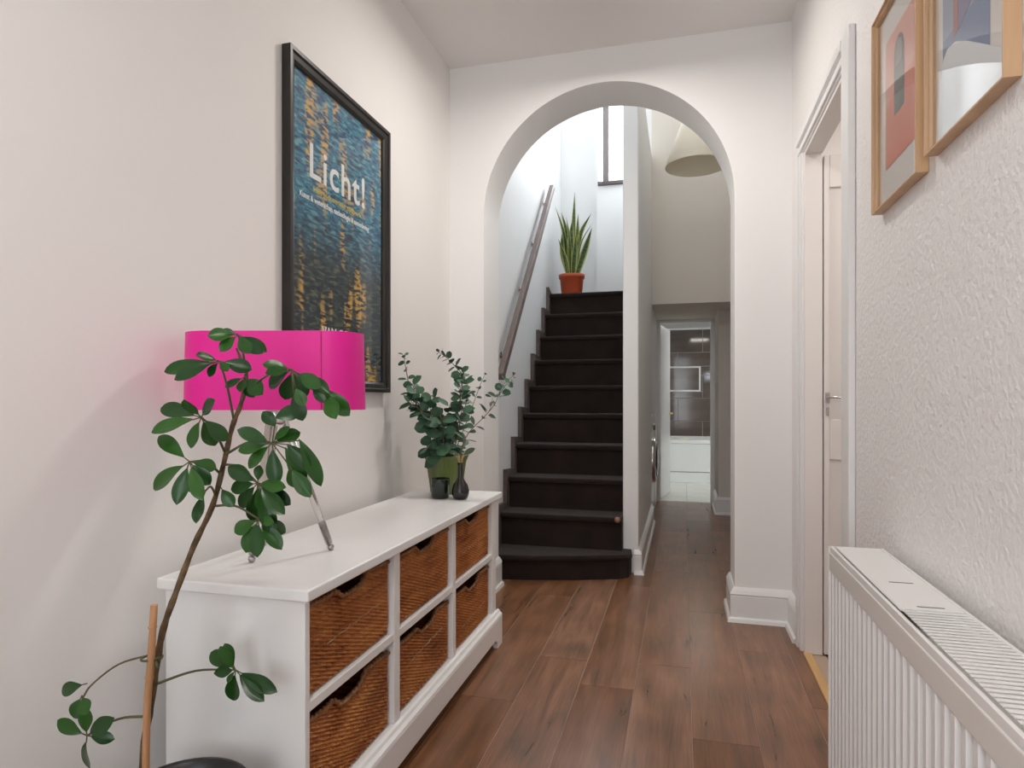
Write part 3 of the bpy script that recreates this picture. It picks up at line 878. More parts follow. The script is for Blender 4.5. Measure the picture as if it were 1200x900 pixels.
MB().box(SB['x0'] + .008, SB['x1'], 1.183, 2.505, .118, .142).build('bottom_board', M_furn, sb)
# plinth with cut-out, moulded upper edge
pts = [(1.150, 0), (1.217, 0), (1.222, .022), (1.234, .036), (1.257, .042), (2.475, .042), (2.498, .036), (2.510, .022), (2.515, 0), (2.581, 0), (2.581, .118), (1.150, .118)]
MB().prism(pts, 'x', SB['x1'] + .0, -.730).build('plinth', M_furn, sb, bevel=.002)
MB().box(SB['x0'], SB['x1'], 1.152, 1.165, .0, .118).build('plinth_end', M_furn, sb, bevel=.002)
MB().box(SB['x0'], SB['x1'], 2.560, 2.577, .0, .118).build('plinth_end', M_furn, sb, bevel=.002)
mb = MB().prism([(-.752, .118), (-.730, .118), (-.732, .126), (-.740, .132), (-.744, .140), (-.752, .142)], 'y', 1.150, 2.581)
mb.build('moulding', M_furn, sb)
MB().box(SB['x0'], SB['x0'] + .05, 1.20, 1.26, 0, .03).build('foot', M_furn, sb)
MB().box(SB['x0'], SB['x0'] + .05, 2.45, 2.51, 0, .03).build('foot', M_furn, sb)

# baskets: woven relief
BW, BH, BD = 0.376, 0.206, 0.31
def rim_h(t, var):
    c = 0.5 + var
    dip = 1 / (1 + math.exp((abs(t - c) - .15) / .022))
    sh_ = math.exp(-((t - c + .20) / 0.05) ** 2) + math.exp(-((t - c - .20) / 0.05) ** 2)
    return BH - .014 - .022 * dip + .005 * sh_ - .004 * math.sin(PI * t * 2.0 + var * 9)
def basket_mesh(width, seed):
    rnd = random.Random(seed)
    var = rnd.uniform(-.03, .03)
    rows = 44
    ns = int(width / 0.0125)
    U, V = ns * 4, rows * 3
    mb = MB()
    rowA = [rnd.uniform(.8, 1.25) for _ in range(rows + 2)]
    rowP = [rnd.uniform(-.25, .25) for _ in range(rows + 2)]
    def front(i, j):
        t = i / U; s_ = j / V
        top = rim_h(t, var)
        z = .004 + s_ * (top - .004)
        y = (t - .5) * width + .0015 * math.sin(9 * s_ + t * 5)
        zz = z / (BH / rows)
        r_ = int(zz); fr = zz - r_
        ph = PI * (t * ns) + PI * r_ + rowP[min(r_, rows)]
        prof = math.sqrt(max(0, 1 - (2 * fr - 1) ** 2))
        wv = math.sin(ph)
        x = (.0060 * wv * rowA[min(r_, rows)] + .0015) * (0.35 + .65 * prof) - .003 * (1 - prof)
        x += .006 * math.sin(PI * t) * math.sin(PI * min(1, s_ * 1.1)) 
        x *= max(.12, min(1.0, t * width / .012, (1 - t) * width / .012))
        return (x, y, z)
    b = len(mb.v)
    vs = [front(i, j) for i in range(U + 1) for j in range(V + 1)]
    fs = [(i * (V + 1) + j, (i + 1) * (V + 1) + j, (i + 1) * (V + 1) + j + 1, i * (V + 1) + j + 1) for i in range(U) for j in range(V)]
    mb.add(vs, fs, True)
    me1 = mb.mesh('woven_front'); me1.materials.append(M_wicker)
    # other three walls and the floor, inner lining
    mb = MB(); h = BH - .022; w2 = width / 2
    mb.box(-BD, -.006, -w2, -w2 + .008, .003, h); mb.box(-BD, -.006, w2 - .008, w2, .003, h); mb.box(-BD, -BD + .008, -w2 + .008, w2 - .008, .003, h)
    mb.box(-BD + .008, -.006, -w2 + .008, w2 - .008, .003, .010)
    mb.box(-.010, -.006, -w2 + .008, w2 - .008, .010, BH - .055)
    me2 = mb.mesh('woven_shell'); me2.materials.append(M_wicker)
    # braided rim: two twisted strands
    mb = MB()
    for s_ in (0, PI):
        pts = []
        for k in range(int(width / .004) + 1):
            t = k * .004 / width
            if t > 1: break
            a_ = k * .80 + s_
            pts.append((.003 + .0030 * math.cos(a_) + .006 * math.sin(PI * t) * .2, (t - .5) * width, rim_h(t, var) + .003 + .0022 * math.sin(a_)))
        mb.tube(pts, .0048, n=6)
    for sy in (-1, 1):
        mb.tube([(0.0, sy * (w2 - .004), h + .004), (-BD, sy * (w2 - .004), h + .004)], .007, n=6)
    mb.tube([(-BD + .004, -w2, h + .004), (-BD + .004, w2, h + .004)], .007, n=6)
    me3 = mb.mesh('braided_rim'); me3.materials.append(M_rim)
    # pale stray cane across the weave
    mb = MB()
    z0 = rnd.uniform(.06, .15)
    pts = [(.0085 + .002 * math.sin(k * 1.9), (-.30 + .62 * k / 14) * width, z0 + .012 * k / 14 + .0012 * math.sin(k * 2.3)) for k in range(15)]
    mb.tube(pts, .0013, n=5)
    me4 = mb.mesh('loose_cane'); me4.materials.append(M_canepale)
    return me1, me2, me3, me4
M_canepale = nmat('pale_cane', (0.46, 0.31, 0.17), 0.5)
sets = [basket_mesh(cols[k % 3][1] - cols[k % 3][0] - .010, 11 + k) for k in range(6)]
lab = {(0, 0): 'wicker basket in the upper row of the white sideboard, end compartment beside the umbrella plant',
       (0, 1): 'wicker basket in the upper row of the white sideboard, middle compartment',
       (0, 2): 'wicker basket in the upper row of the white sideboard, below the eucalyptus pot',
       (1, 0): 'wicker basket in the lower row of the white sideboard, end compartment beside the umbrella plant',
       (1, 1): 'wicker basket in the lower row of the white sideboard, middle compartment',
       (1, 2): 'wicker basket in the lower row of the white sideboard, end compartment nearest the stairs'}
for r_ in (0, 1):
    for c_ in range(3):
        a_, b_ = cols[c_]
        z = .3885 if r_ == 0 else .1425
        loc = (SB['x1'] - .018, (a_ + b_) / 2, z)
        bk = thing('wicker_basket', loc, lab[(r_, c_)], 'basket', 'baskets in the sideboard')
        for me, nm in zip(sets[r_ * 3 + c_], ('woven_front', 'woven_shell', 'braided_rim', 'loose_cane')):
            if nm == 'loose_cane' and (r_, c_) in ((0, 1), (1, 0)): continue
            o = bpy.data.objects.new(nm, me); COL.objects.link(o); o.parent = bk

# ------------------------------------------------------------------ pink lamp on the sideboard
LD = 1.50
lc = P(323.5, 470, LD)
lp = thing('table_lamp', (lc.x, lc.y, T), 'table lamp with a wide oval magenta shade on clear tripod legs', 'lamp')
zb, zt = P(323, 480, LD).z, P(323, 391.5, LD).z
HWd, HDp = .2055, .078
def stadium(n=20, k=1.0):
    pts = []
    hx_ = HWd * k - HDp * k
    for i in range(n + 1):
        a_ = -PI / 2 + PI * i / n; pts.append((hx_ + HDp * k * math.cos(a_), HDp * k * math.sin(a_)))
    for i in range(n + 1):
        a_ = PI / 2 + PI * i / n; pts.append((-hx_ + HDp * k * math.cos(a_), HDp * k * math.sin(a_)))
    return pts
def lampxy(p, z):
    return (lc.x + p[0] * CS - p[1] * SN, lc.y + p[0] * SN + p[1] * CS, z)
mb = MB()
s0 = stadium(k=1.012); s1 = stadium(k=.992); ns = len(s0)
mb.add([lampxy(p, zb) for p in s0] + [lampxy(p, zt) for p in s1], [(i, (i + 1) % ns, ns + (i + 1) % ns, ns + i) for i in range(ns)], True)
shd = mb.build('lamp_shade', M_pink, lp)
i0 = stadium(k=.992); i1 = stadium(k=.972)
mb = MB(); mb.add([lampxy(p, zb + .001) for p in i0] + [lampxy(p, zt - .001) for p in i1], [(i, (i + 1) % ns, ns + (i + 1) % ns, ns + i) for i in range(ns)], True)
mb.build('lining', M_pinkin, shd)
mb = MB()
for s_a, s_b, z in ((s0, i0, zb), (s1, i1, zt)):
    mb.add([lampxy(p, z) for p in s_a] + [lampxy(p, z) for p in s_b], [(i, (i + 1) % ns, ns + (i + 1) % ns, ns + i) for i in range(ns)])
mb.build('shade_edge', M_pink, shd)
sx_ = .130
MB().tube([lampxy((sx_, -HDp - .0012), zb + .001), lampxy((sx_ - .0015, -HDp - .0004), zt - .001)], .0012, n=5).build('seam', nmat('seam', (.55, .004, .20), .5), shd)
hub = Vector((lc.x, lc.y, zb - .008))
MB().lathe([(0, -.03), (.018, -.03), (.020, -.02), (.020, .03), (.012, .04), (.012, .09), (0, .09)], hub, 20).build('hub', M_chrome, lp)
mb = MB()
for sx in (-1, 1):
    mb.tube([hub + Vector((0, 0, .05)), Vector(lampxy((sx * (HWd - .02) * .97, 0), zb + .05))], .0022, n=6)
mb.build('shade_carrier', M_chrome, lp)
MB().lathe([(0, 0), (.014, .004), (.030, .035), (.028, .06), (.014, .09), (.012, .10)][::1], hub + Vector((0, 0, .05)), 20).build('bulb', M_trim, lp)
def on_top(px, py):
    d_ = (CAM_H - T - .008) * FPX / (py - 468.0)
    return P(px, py, d_)
for (px, py) in ((387.5, 641), (295, 655), (309, 636)):
    ft = on_top(px, py)
    top_ = hub + (Vector((ft.x, ft.y, hub.z)) - hub).normalized() * .016
    lg = MB().tube([ft + (top_ - ft) * .03, top_ + (ft - top_) * .02], .0085, n=12).build('leg', M_chrome if px > 380 else M_clear, lp)
    MB().tube([top_.lerp(ft, .80), top_.lerp(ft, .97)], .0095, n=12).build('collar', M_clear, lg)
    MB().lathe([(0, -.008), (.006, -.0065), (.009, -.001), (.008, .006), (0, .010)], ft, 14).build('foot', M_steel, lg)

# ------------------------------------------------------------------ framed poster on the left wall
def text_mesh(body, size, mat, parent, m4, name='lettering', bold=0.0, ext=0.0006, width=None, space=1.0):
    cu = bpy.data.curves.new(name, 'FONT'); cu.body = body; cu.size = size; cu.extrude = ext; cu.offset = bold
    cu.space_character = space; cu.align_x = 'LEFT'; cu.resolution_u = 3
    to = bpy.data.objects.new(name + '_tmp', cu); COL.objects.link(to)
    dg = bpy.context.evaluated_depsgraph_get(); dg.update()
    me = bpy.data.meshes.new_from_object(to.evaluated_get(dg))
    bpy.data.objects.remove(to); bpy.data.curves.remove(cu)
    me.materials.clear(); me.materials.append(mat)
    xs = [v.co.x for v in me.vertices]
    sx = width / (max(xs) - min(xs)) if width else 1.0
    o = bpy.data.objects.new(name, me); COL.objects.link(o); o.parent = parent
    o.matrix_basis = Matrix.Translation(-off(parent)) @ m4 @ Matrix.Diagonal((sx, 1, 1, 1))
    return o

PY0, PY1, PZ0, PZ1 = 1.682, 2.362, 1.047, 2.090
ps = thing('framed_poster', (XL, (PY0 + PY1) / 2, PZ0), 'large blue and gold poster lettered Licht! in a black wooden frame', 'poster')
FW = .040
def frame_bars(parent, xw, sgn, y0, y1, z0, z1, fw, dep, mat, name='frame_rail'):
    """four mitred bars standing proud of the wall at xw, towards sgn"""
    prof = [(0, 0), (0, dep), (fw * .30, dep), (fw * .42, dep * .78), (fw * .8, dep * .70), (fw, dep * .5), (fw, 0)]
    cor = [(y0, z0, 1, 1), (y1, z0, -1, 1), (y1, z1, -1, -1), (y0, z1, 1, -1)]
    for i in range(4):
        a_, b_ = cor[i], cor[(i + 1) % 4]
        vs = []
        for c_ in (a_, b_):
            for o_, h_ in prof:
                vs.append((xw + sgn * h_, c_[0] + c_[2] * o_, c_[1] + c_[3] * o_))
        n = len(prof)
        fs = [tuple(range(n)), tuple(range(n, 2 * n))[::-1]] + [(k, (k + 1) % n, n + (k + 1) % n, n + k) for k in range(n)]
        MB().add(vs, fs).build(name, mat, parent)
frame_bars(ps, XL + .001, 1, PY0, PY1, PZ0, PZ1, FW, .030, M_blackframe)
def poster_mat():
    m = bpy.data.materials.new('poster_print'); m.use_nodes = True
    nt = m.node_tree; N = nt.nodes; L = nt.links; p = N['Principled BSDF']
    tc = N.new('ShaderNodeTexCoord')
    sp = N.new('ShaderNodeSeparateXYZ'); L.new(tc.outputs['Object'], sp.inputs[0])
    mp = N.new('ShaderNodeMapping'); mp.inputs['Scale'].default_value = (1, 14, 52); mp.inputs['Rotation'].default_value = (0.35, 0, 0)
    L.new(tc.outputs['Object'], mp.inputs[0])
    n1 = N.new('ShaderNodeTexNoise'); n1.inputs['Scale'].default_value = 1.7; n1.inputs['Detail'].default_value = 5; n1.inputs['Distortion'].default_value = .6
    L.new(mp.outputs[0], n1.inputs['Vector'])
    cb = N.new('ShaderNodeValToRGB'); e = cb.color_ramp.elements
    e[0].position = .36; e[0].color = (.004, .020, .050, 1); e[1].position = .65; e[1].color = (.16, .40, .44, 1)
    x = e.new(.48); x.color = (.010, .125, .260, 1); x = e.new(.57); x.color = (.020, .24, .33, 1)
    L.new(n1.outputs['Fac'], cb.inputs[0])
    # darker, greener lower part
    cd = N.new('ShaderNodeValToRGB'); e = cd.color_ramp.elements
    e[0].position = .32; e[0].color = (.006, .010, .014, 1); e[1].position = .72; e[1].color = (.17, .18, .09, 1)
    x = e.new(.5); x.color = (.012, .035, .055, 1)
    L.new(n1.outputs['Fac'], cd.inputs[0])
    gz = N.new('ShaderNodeMapRange'); gz.inputs['From Min'].default_value = .62; gz.inputs['From Max'].default_value = .42
    L.new(sp.outputs['Z'], gz.inputs['Value'])
    mx = N.new('ShaderNodeMix'); mx.data_type = 'RGBA'
    L.new(gz.outputs[0], mx.inputs[0]); L.new(cb.outputs[0], mx.inputs[6]); L.new(cd.outputs[0], mx.inputs[7])
    # loose gold patches
    mg = N.new('ShaderNodeMapping'); mg.inputs['Scale'].default_value = (1, 11, 2.6); mg.inputs['Location'].default_value = (3.1, 1.7, .4)
    L.new(tc.outputs['Object'], mg.inputs[0])
    n2 = N.new('ShaderNodeTexNoise'); n2.inputs['Scale'].default_value = 1.25; n2.inputs['Detail'].default_value = 1
    L.new(mg.outputs[0], n2.inputs['Vector'])
    g1 = N.new('ShaderNodeMapRange'); g1.inputs['From Min'].default_value = .55; g1.inputs['From Max'].default_value = .63
    L.new(n2.outputs['Fac'], g1.inputs['Value'])
    g2 = N.new('ShaderNodeMapRange'); g2.inputs['From Min'].default_value = .44; g2.inputs['From Max'].default_value = .56
    L.new(n1.outputs['Fac'], g2.inputs['Value'])
    mm = N.new('ShaderNodeMath'); mm.operation = 'MULTIPLY'; L.new(g1.outputs[0], mm.inputs[0]); L.new(g2.outputs[0], mm.inputs[1])
    mx2 = N.new('ShaderNodeMix'); mx2.data_type = 'RGBA'; mx2.inputs[7].default_value = (.66, .38, .07, 1)
    L.new(mm.outputs[0], mx2.inputs[0]); L.new(mx.outputs[2], mx2.inputs[6])
    L.new(mx2.outputs[2], p.inputs['Base Color'])
    p.inputs['Roughness'].default_value = .6
    return m
MB().box(XL + .002, XL + .008, PY0 + FW * .8, PY1 - FW * .8, PZ0 + FW * .8, PZ1 - FW * .8).build('poster_sheet', poster_mat(), ps)
M_white_ink = nmat('white_ink', (.86, .87, .86), .6)
M_yellow_ink = nmat('yellow_ink', (.62, .50, .10), .6)
# text runs along +Y, up +Z, facing +X
TM = Matrix(((0, 0, 1, XL + .0085), (1, 0, 0, 0), (0, 1, 0, 0), (0, 0, 0, 1)))
def at_text(y, z): return Matrix.Translation((0, y, z)) @ TM
text_mesh('Licht!', .158, M_white_ink, ps, at_text(1.810, 1.738), bold=.0016, width=.366, space=1.10)
text_mesh('Het industriële tijdperk', .025, M_yellow_ink, ps, at_text(1.838, 1.695), bold=.0004, width=.322)
text_mesh('Kunst & wetenschap, technologie & samenleving', .026, M_white_ink, ps, at_text(1.762, 1.660), bold=.0004, width=.456)
text_mesh('VAN GOGH', .044, M_white_ink, ps, at_text(1.892, 1.232), bold=.0012, width=.24)
MB().box(XL + .012, XL + .0135, PY0 + FW * .85, PY1 - FW * .85, PZ0 + FW * .85, PZ1 - FW * .85).build('glazing', M_glass, ps)

# ------------------------------------------------------------------ two oak framed prints on the right wall
def flat_poly(pts, x, name, mat, parent, t=.0006):
    """pts (y,z) on the right wall, facing -X"""
    return MB().prism(pts, 'x', x - t, x).build(name, mat, parent)
def arch_pts(y0, y1, z0, z1, n=16):
    r = (y1 - y0) / 2; c = (y0 + y1) / 2
    pts = [(y0, z0), (y1, z0)]
    for i in range(n + 1):
        a_ = PI * i / n
        pts.append((c + r * math.cos(a_), z1 - r * 1.3 + r * 1.3 * math.sin(a_)))
    return pts
def print_frame(y0, y1, z0, z1, label):
    t_ = thing('framed_print', (XR, (y0 + y1) / 2, z0), label, 'picture', 'oak framed prints')
    frame_bars(t_, XR - .001, -1, y0, y1, z0, z1, .011, .024, M_oak)
    MB().box(XR - .008, XR - .002, y0 + .008, y1 - .008, z0 + .008, z1 - .008).build('mount', M_mat, t_)
    MB().box(XR - .0135, XR - .012, y0 + .009, y1 - .009, z0 + .009, z1 - .009).build('glazing', M_glass, t_)
    return t_
p1 = print_frame(1.452, 1.764, 1.476, 1.945, 'oak framed print of a dark arched opening on salmon orange')
XPp = XR - .0085
M_salmon = nmat('salmon_ink', (.76, .185, .095), .7, var=.05, vscale=9)
M_rose = nmat('rose_ink', (.78, .33, .24), .7)
M_darkarch = nmat('charcoal_ink', (.075, .07, .06), .7, var=.15, vscale=30)
M_greyarch = nmat('grey_ink', (.20, .19, .17), .7)
y_a, y_b, z_a, z_b = 1.510, 1.704, 1.565, 1.865
flat_poly([(y_a, z_a), (y_b, z_a), (y_b, 1.715), (y_a, 1.735)], XPp, 'lower_colour_field', M_salmon, p1)
flat_poly([(y_a, 1.735), (y_b, 1.715), (y_b, z_b), (y_a, z_b)], XPp, 'upper_colour_field', M_rose, p1)
flat_poly(arch_pts(1.572, 1.640, 1.668, 1.838), XPp - .0007, 'dark_arch', M_darkarch, p1)
flat_poly(arch_pts(1.582, 1.630, 1.770, 1.828), XPp - .0014, 'arch_light', M_greyarch, p1)
p2 = print_frame(1.088, 1.406, 1.490, 1.960, 'oak framed print in slate blue with white stairwell glare painted across it')
M_blue = nmat('slate_blue_ink', (.17, .24, .40), .7, var=.04, vscale=8)
M_bluel = nmat('pale_blue_ink', (.30, .36, .48), .7)
M_refl = nmat('white_glare_ink', (.80, .83, .84), .6)
M_rust = nmat('rust_ink', (.42, .16, .13), .7)
M_viol = nmat('violet_ink', (.22, .20, .36), .7)
flat_poly([(1.170, 1.54), (1.358, 1.54), (1.358, 1.682), (1.170, 1.682)], XPp, 'lower_colour_field', M_blue, p2)
flat_poly([(1.170, 1.682), (1.358, 1.682), (1.358, 1.90), (1.170, 1.90)], XPp, 'upper_colour_field', M_bluel, p2)
reflection = [(1.100, 1.502), (1.392, 1.502), (1.382, 1.56), (1.367, 1.615), (1.354, 1.648), (1.335, 1.660), (1.30, 1.655), (1.2545, 1.632), (1.19, 1.592), (1.128, 1.553), (1.100, 1.535)]  # stairwell glare on the glass, painted as a flat white shape
flat_poly(reflection, XPp - .0007, 'white_reflection', M_refl, p2)
flat_poly([(1.288, 1.672), (1.308, 1.664), (1.312, 1.88), (1.29, 1.88)], XPp - .0007, 'rust_bar', M_rust, p2)
flat_poly([(1.235, 1.690), (1.286, 1.668), (1.288, 1.88), (1.235, 1.88)], XPp - .0007, 'violet_bar', M_viol, p2)
flat_poly([(1.212, 1.715), (1.232, 1.70), (1.232, 1.88), (1.212, 1.88)], XPp - .0007, 'rust_bar', M_rust, p2)

# ------------------------------------------------------------------ radiator
RX0, RX1, RY0, RY1, RZ0, RZ1 = .336, .452, 0.45, 1.668, .10, .672
rd = thing('radiator', ((RX0 + RX1) / 2, 1.05, .10), 'white ribbed double panel radiator with slotted top grille on the textured wall', 'radiator')
# ribbed front panel
pitch = .0333; nr = int((RY1 - RY0 - .03) / pitch)
prof = []
y = RY0 + .015
for k in range(nr + 1):
    prof += [(y, 0.0), (y + .007, 0.0), (y + .011, .008), (y + .0225, .008), (y + .0265, 0.0)]
    y += pitch
prof = [p for p in prof if p[0] < RY1 - .004] + [(RY1 - .004, 0.0)]
prof = [(RY0, 0.0)] + prof
mb = MB()
n = len(prof)
zl, zh = RZ0 + .03, RZ1 - .058
vs = [(RX0 + .010 - o, yy, zl) for yy, o in prof] + [(RX0 + .010 - o, yy, zh) for yy, o in prof]
mb.add(vs, [(i, i + 1, n + i + 1, n + i) for i in range(n - 1)], False)
fp = mb.build('ribbed_panel', M_rad, rd)
MB().box(RX0 + .010, RX0 + .022, RY0, RY1 - .004, RZ0, RZ1 - .012).build('water_panel', M_rad, rd, bevel=.003)
MB().box(RX0 + .0, RX0 + .010, RY0, RY1 - .004, RZ1 - .058, RZ1 - .014).build('top_band', M_radband, rd, bevel=.003)
MB().box(RX0 + .0, RX0 + .010, RY0, RY1 - .004, RZ0, RZ0 + .030).build('bottom_band', M_radband, rd, bevel=.003)
MB().box(RX1 - .022, RX1 - .010, RY0, RY1 - .004, RZ0, RZ1 - .012).build('rear_panel', M_rad, rd, bevel=.003)
mb = MB(); mb.box(RX0 - .001, RX1, RY1 - .004, RY1, RZ0 + .02, RZ1 - .001); mb.build('end_cover', M_rad, rd, bevel=.0015)
mb = MB(); mb.box(RX0 - .001, RX1, RY0 - .004, RY0, RZ0 + .02, RZ1 - .001); mb.build('end_cover', M_rad, rd, bevel=.0015)
# top grille: frame and slats
gr = MB()
gr.box(RX0 + .002, RX0 + .008, RY0, RY1 - .004, RZ1 - .014, RZ1)
gr.box(RX1 - .006, RX1, RY0, RY1 - .004, RZ1 - .014, RZ1)
gr.box(RX0 + .008, RX0 + .016, RY0, RY1 - .004, RZ1 - .012, RZ1 - .007)
gr.box(RX0 + .016, RX1 - .006, 1.200, RY1 - .004, RZ1 - .006, RZ1 - .001)
gro = gr.build('top_grille', M_rad, rd, bevel=.001)
MB().box(RX0 + .022, RX1 - .022, RY0 + .01, RY1 - .02, RZ0 + .05, RZ1 - .040).build('convector_core', M_radband, rd)
yy = RY0 + .006
slat_me = None
while yy < 1.192:
    mb = MB()
    mb.prism([(yy, RZ1 - .0022), (yy + .0080, RZ1 - .0022), (yy + .0080, RZ1 - .0012), (yy, RZ1 - .0012)], 'x', RX0 + .016, RX1 - .006)
    if slat_me is None:
        slat_me = mb.mesh('slat', Vector(((RX0 + RX1) / 2, yy, RZ1))); slat_me.materials.append(M_rad); 
    o = bpy.data.objects.new('slat', slat_me); COL.objects.link(o); o.parent = gro
    o.location = Vector(((RX0 + RX1) / 2, yy, RZ1)) - off(gro)
    yy += .0135
for y_ in (1.215, 1.366):
    MB().box(RX0 + .045, RX1 - .030, y_, y_ + .003, RZ1 - .0012, RZ1 - .0006).build('slot', M_dark, gro)
mb = MB(); mb.tube([(RX0 + .03, RY1 - .03, 0.0), (RX0 + .03, RY1 - .03, RZ0 + .02)], .008, n=10); mb.build('pipe', M_chrome, rd)
mb = MB(); mb.tube([(RX0 + .03, RY0 + .03, 0.0), (RX0 + .03, RY0 + .03, RZ0 + .02)], .008, n=10); mb.build('pipe', M_chrome, rd)
mb = MB()
for y_ in (.7, 1.4): mb.box(RX1 - .012, XR, y_, y_ + .03, .2, .6)
mb.build('wall_bracket', M_rad, rd)
mb = MB(); mb.tube([(RX0 + .0035, RY1 - .002, RZ1 - .014), (RX0 + .0035, RY1 + .001, RZ1 - .014)], .0022, n=8); mb.build('vent_screw', M_dark, rd)

# ------------------------------------------------------------------ leaves
def leaf_mesh(name, mat, width=.42, fold=.05, droop=.10, shape='obovate', nx=2, ny=12):
    vs = []; fs = []
    for j in range(ny + 1):
        t = j / ny
        if shape == 'obovate': wd = (math.sin(PI * t ** 1.35)) ** .68 if 0 < t < 1 else 0.0
        elif shape == 'round': wd = math.sqrt(max(0, 1 - (2 * t - 1) ** 2))
        else: wd = math.sin(PI * t ** .9) if 0 < t < 1 else 0
        wd = max(wd, .02) * width / 2
        for i in range(-nx, nx + 1):
            s_ = i / nx
            vs.append((s_ * wd, t, abs(s_) * fold * (wd / (width / 2)) - droop * t * t + .012 * math.sin(t * 9) * abs(s_)))
    m = 2 * nx + 1
    for j in range(ny):
        for i in range(m - 1):
            fs.append((j * m + i, j * m + i + 1, (j + 1) * m + i + 1, (j + 1) * m + i))
    mb = MB().add(vs, fs, True)
    me = mb.mesh(name); me.materials.append(mat)
    return me
def orient(b, tip, nrm, wscale=1.0):
    dv = tip - b; L_ = dv.length; y = dv / L_
    x = y.cross(nrm)
    if x.length < 1e-4: x = y.cross(Vector((1, 0, 0)))
    x.normalize(); z = x.cross(y)
    m = Matrix((( x.x * L_ * wscale, y.x * L_, z.x * L_, b.x), (x.y * L_ * wscale, y.y * L_, z.y * L_, b.y), (x.z * L_ * wscale, y.z * L_, z.z * L_, b.z), (0, 0, 0, 1)))
    return m
FWD = Vector((-SN, CS, 0)); RGT = Vector((CS, SN, 0)); UP = Vector((0, 0, 1))

# ------------------------------------------------------------------ umbrella plant
rnd = random.Random(3)
PD = 1.17
pcn = P(211, 900, PD); potx, poty = pcn.x, pcn.y
up_ = thing('umbrella_plant', (potx, poty, 0), 'leaning umbrella plant with glossy fingered leaves in a black pot on the floor', 'potted plant')
pr, ph = .112, .300
MB().lathe([(0.0, 0), (pr * .74, 0), (pr * .77, .008), (pr * .98, ph - .03), (pr * 1.04, ph - .028), (pr * 1.06, ph), (pr * .98, ph), (pr * .95, ph - .02), (pr * .90, ph - .05), (0, ph - .05)], (potx, poty, 0), 48).build('pot', M_blackpot, up_)
MB().lathe([(0, .012), (pr * .4, .010), (pr * .93, 0), (pr * .93, -.01), (0, -.01)], (potx, poty, ph - .045), 32).build('soil', M_soil, up_)
trunk_px = [(163, 912, 1.155), (170, 868, 1.16), (176, 830, 1.165), (184, 775, 1.17), (192, 735, 1.175), (206, 695, 1.18), (227, 640, 1.19), (249, 593, 1.20), (262, 544, 1.21), (272, 501, 1.215), (281, 477, 1.22), (287, 456, 1.225), (289, 433, 1.23)]
tp = [P(*q) for q in trunk_px]
tp[0].z = ph - .06
path = smooth_path(tp, 4)
rads = [.0070 - .0030 * (i / (len(path) - 1)) + .0007 * math.sin(i * 2.1) for i in range(len(path))]
MB().tube(path, rads, n=10).build('trunk', M_bark, up_)
sk = [P(170, 912, 1.14), P(172, 840, 1.14), P(177, 772, 1.142), P(180.5, 709, 1.145)]
sk[0].z = ph - .06
mb = MB(); mb.tube(smooth_path(sk, 3), .0062, n=10)
for q in (.35, .8):
    c_ = sk[1].lerp(sk[3], q); mb.lathe([(.0062, -.003), (.0078, 0), (.0062, .003)], c_, 10)
mb.build('bamboo_stake', M_bamboo, up_)
c_ = P(178, 772, 1.155)
mb = MB()
mb.tube([c_ + Vector((.016 * math.cos(a_ * PI / 8), .018 * math.sin(a_ * PI / 8), .002 * a_ / 8)) for a_ in range(17)], .0022, n=6)
mb.tube([c_ + Vector((.014, -.006, 0)), c_ + Vector((.022, -.010, -.010))], .0022, n=6)
mb.build('tie', M_petiole, up_)
me_s = [leaf_mesh('umbrella_leaf', M_scheff, .44, .06, .10), leaf_mesh('umbrella_leaf', M_scheff, .40, .04, .18), leaf_mesh('umbrella_leaf', M_scheff, .46, .08, .05)]
clusters = [
  # centre px, depth, stem origin index on trunk path (px point), leaf tips
  ((279, 392), 1.20, (288, 437), [(243, 393), (257, 411), (292, 413), (306, 413), (315, 410), (259, 386)]),
  ((257, 423), 1.17, (273, 492), [(189, 434), (201, 442), (243, 441), (267, 435), (295, 432), (231, 415)]),
  ((287, 442), 1.225, (288, 446), [(263, 453), (281, 458), (297, 465), (306, 461)]),
  ((342, 433), 1.17, (286, 462), [(308, 424), (314, 453), (334, 469), (360, 464), (346, 455, 357, 475), (368, 449, 379, 471), (380, 456, 409, 487), (384, 464, 393, 490), (344, 461, 354, 493), (311, 436), (351, 438, 372, 452), (354, 440, 385, 459)]),
  ((236, 489), 1.15, (266, 532), [(187, 477), (215, 469), (246, 469), (176, 506), (221, 525), (252, 523), (267, 516)]),
  ((222, 541), 1.14, (260, 553), [(175, 573), (205, 590), (237, 586), (246, 568), (184, 509), (254, 548)]),
  ((241, 575), 1.15, (252, 586), [(226, 611), (214, 566)]),
  ((258, 570), 1.19, (259, 562), [(273, 594)]),
  ((319, 519), 1.18, (270, 540), [(279, 503), (277, 527), (289, 548), (323, 569), (334, 524, 358, 566), (336, 520, 364, 548), (350, 514, 379, 569), (323, 500, 308, 482), (352, 506), (337, 499), (342, 550, 363, 582), (340, 546, 350, 572), (322, 490, 352, 480)]),
  ((302, 566), 1.20, (262, 545), [(267, 547), (269, 573), (277, 596), (298, 613), (320, 626), (334, 588), (341, 591), (333, 603), (304, 545), (330, 570), (311, 600)]),
  ((303, 608), 1.20, (250, 592), [(274, 624), (287, 648), (301, 653), (330, 643), (335, 624), (318, 612)]),
  ((102, 862), 1.15, (170, 828), [(64, 846), (132, 866), (126, 845), (97, 907), (98, 832)]),
  ((96, 815), 1.15, None, [(85, 842), (101, 836)]),
  ((102, 801), 1.15, None, [(66, 811)]),
  ((276, 785), 1.26, (184, 796), [(246, 764), (251, 789), (262, 754), (257, 760), (272, 822), (309, 822), (323, 811), (266, 800)]),
]
stm = MB()
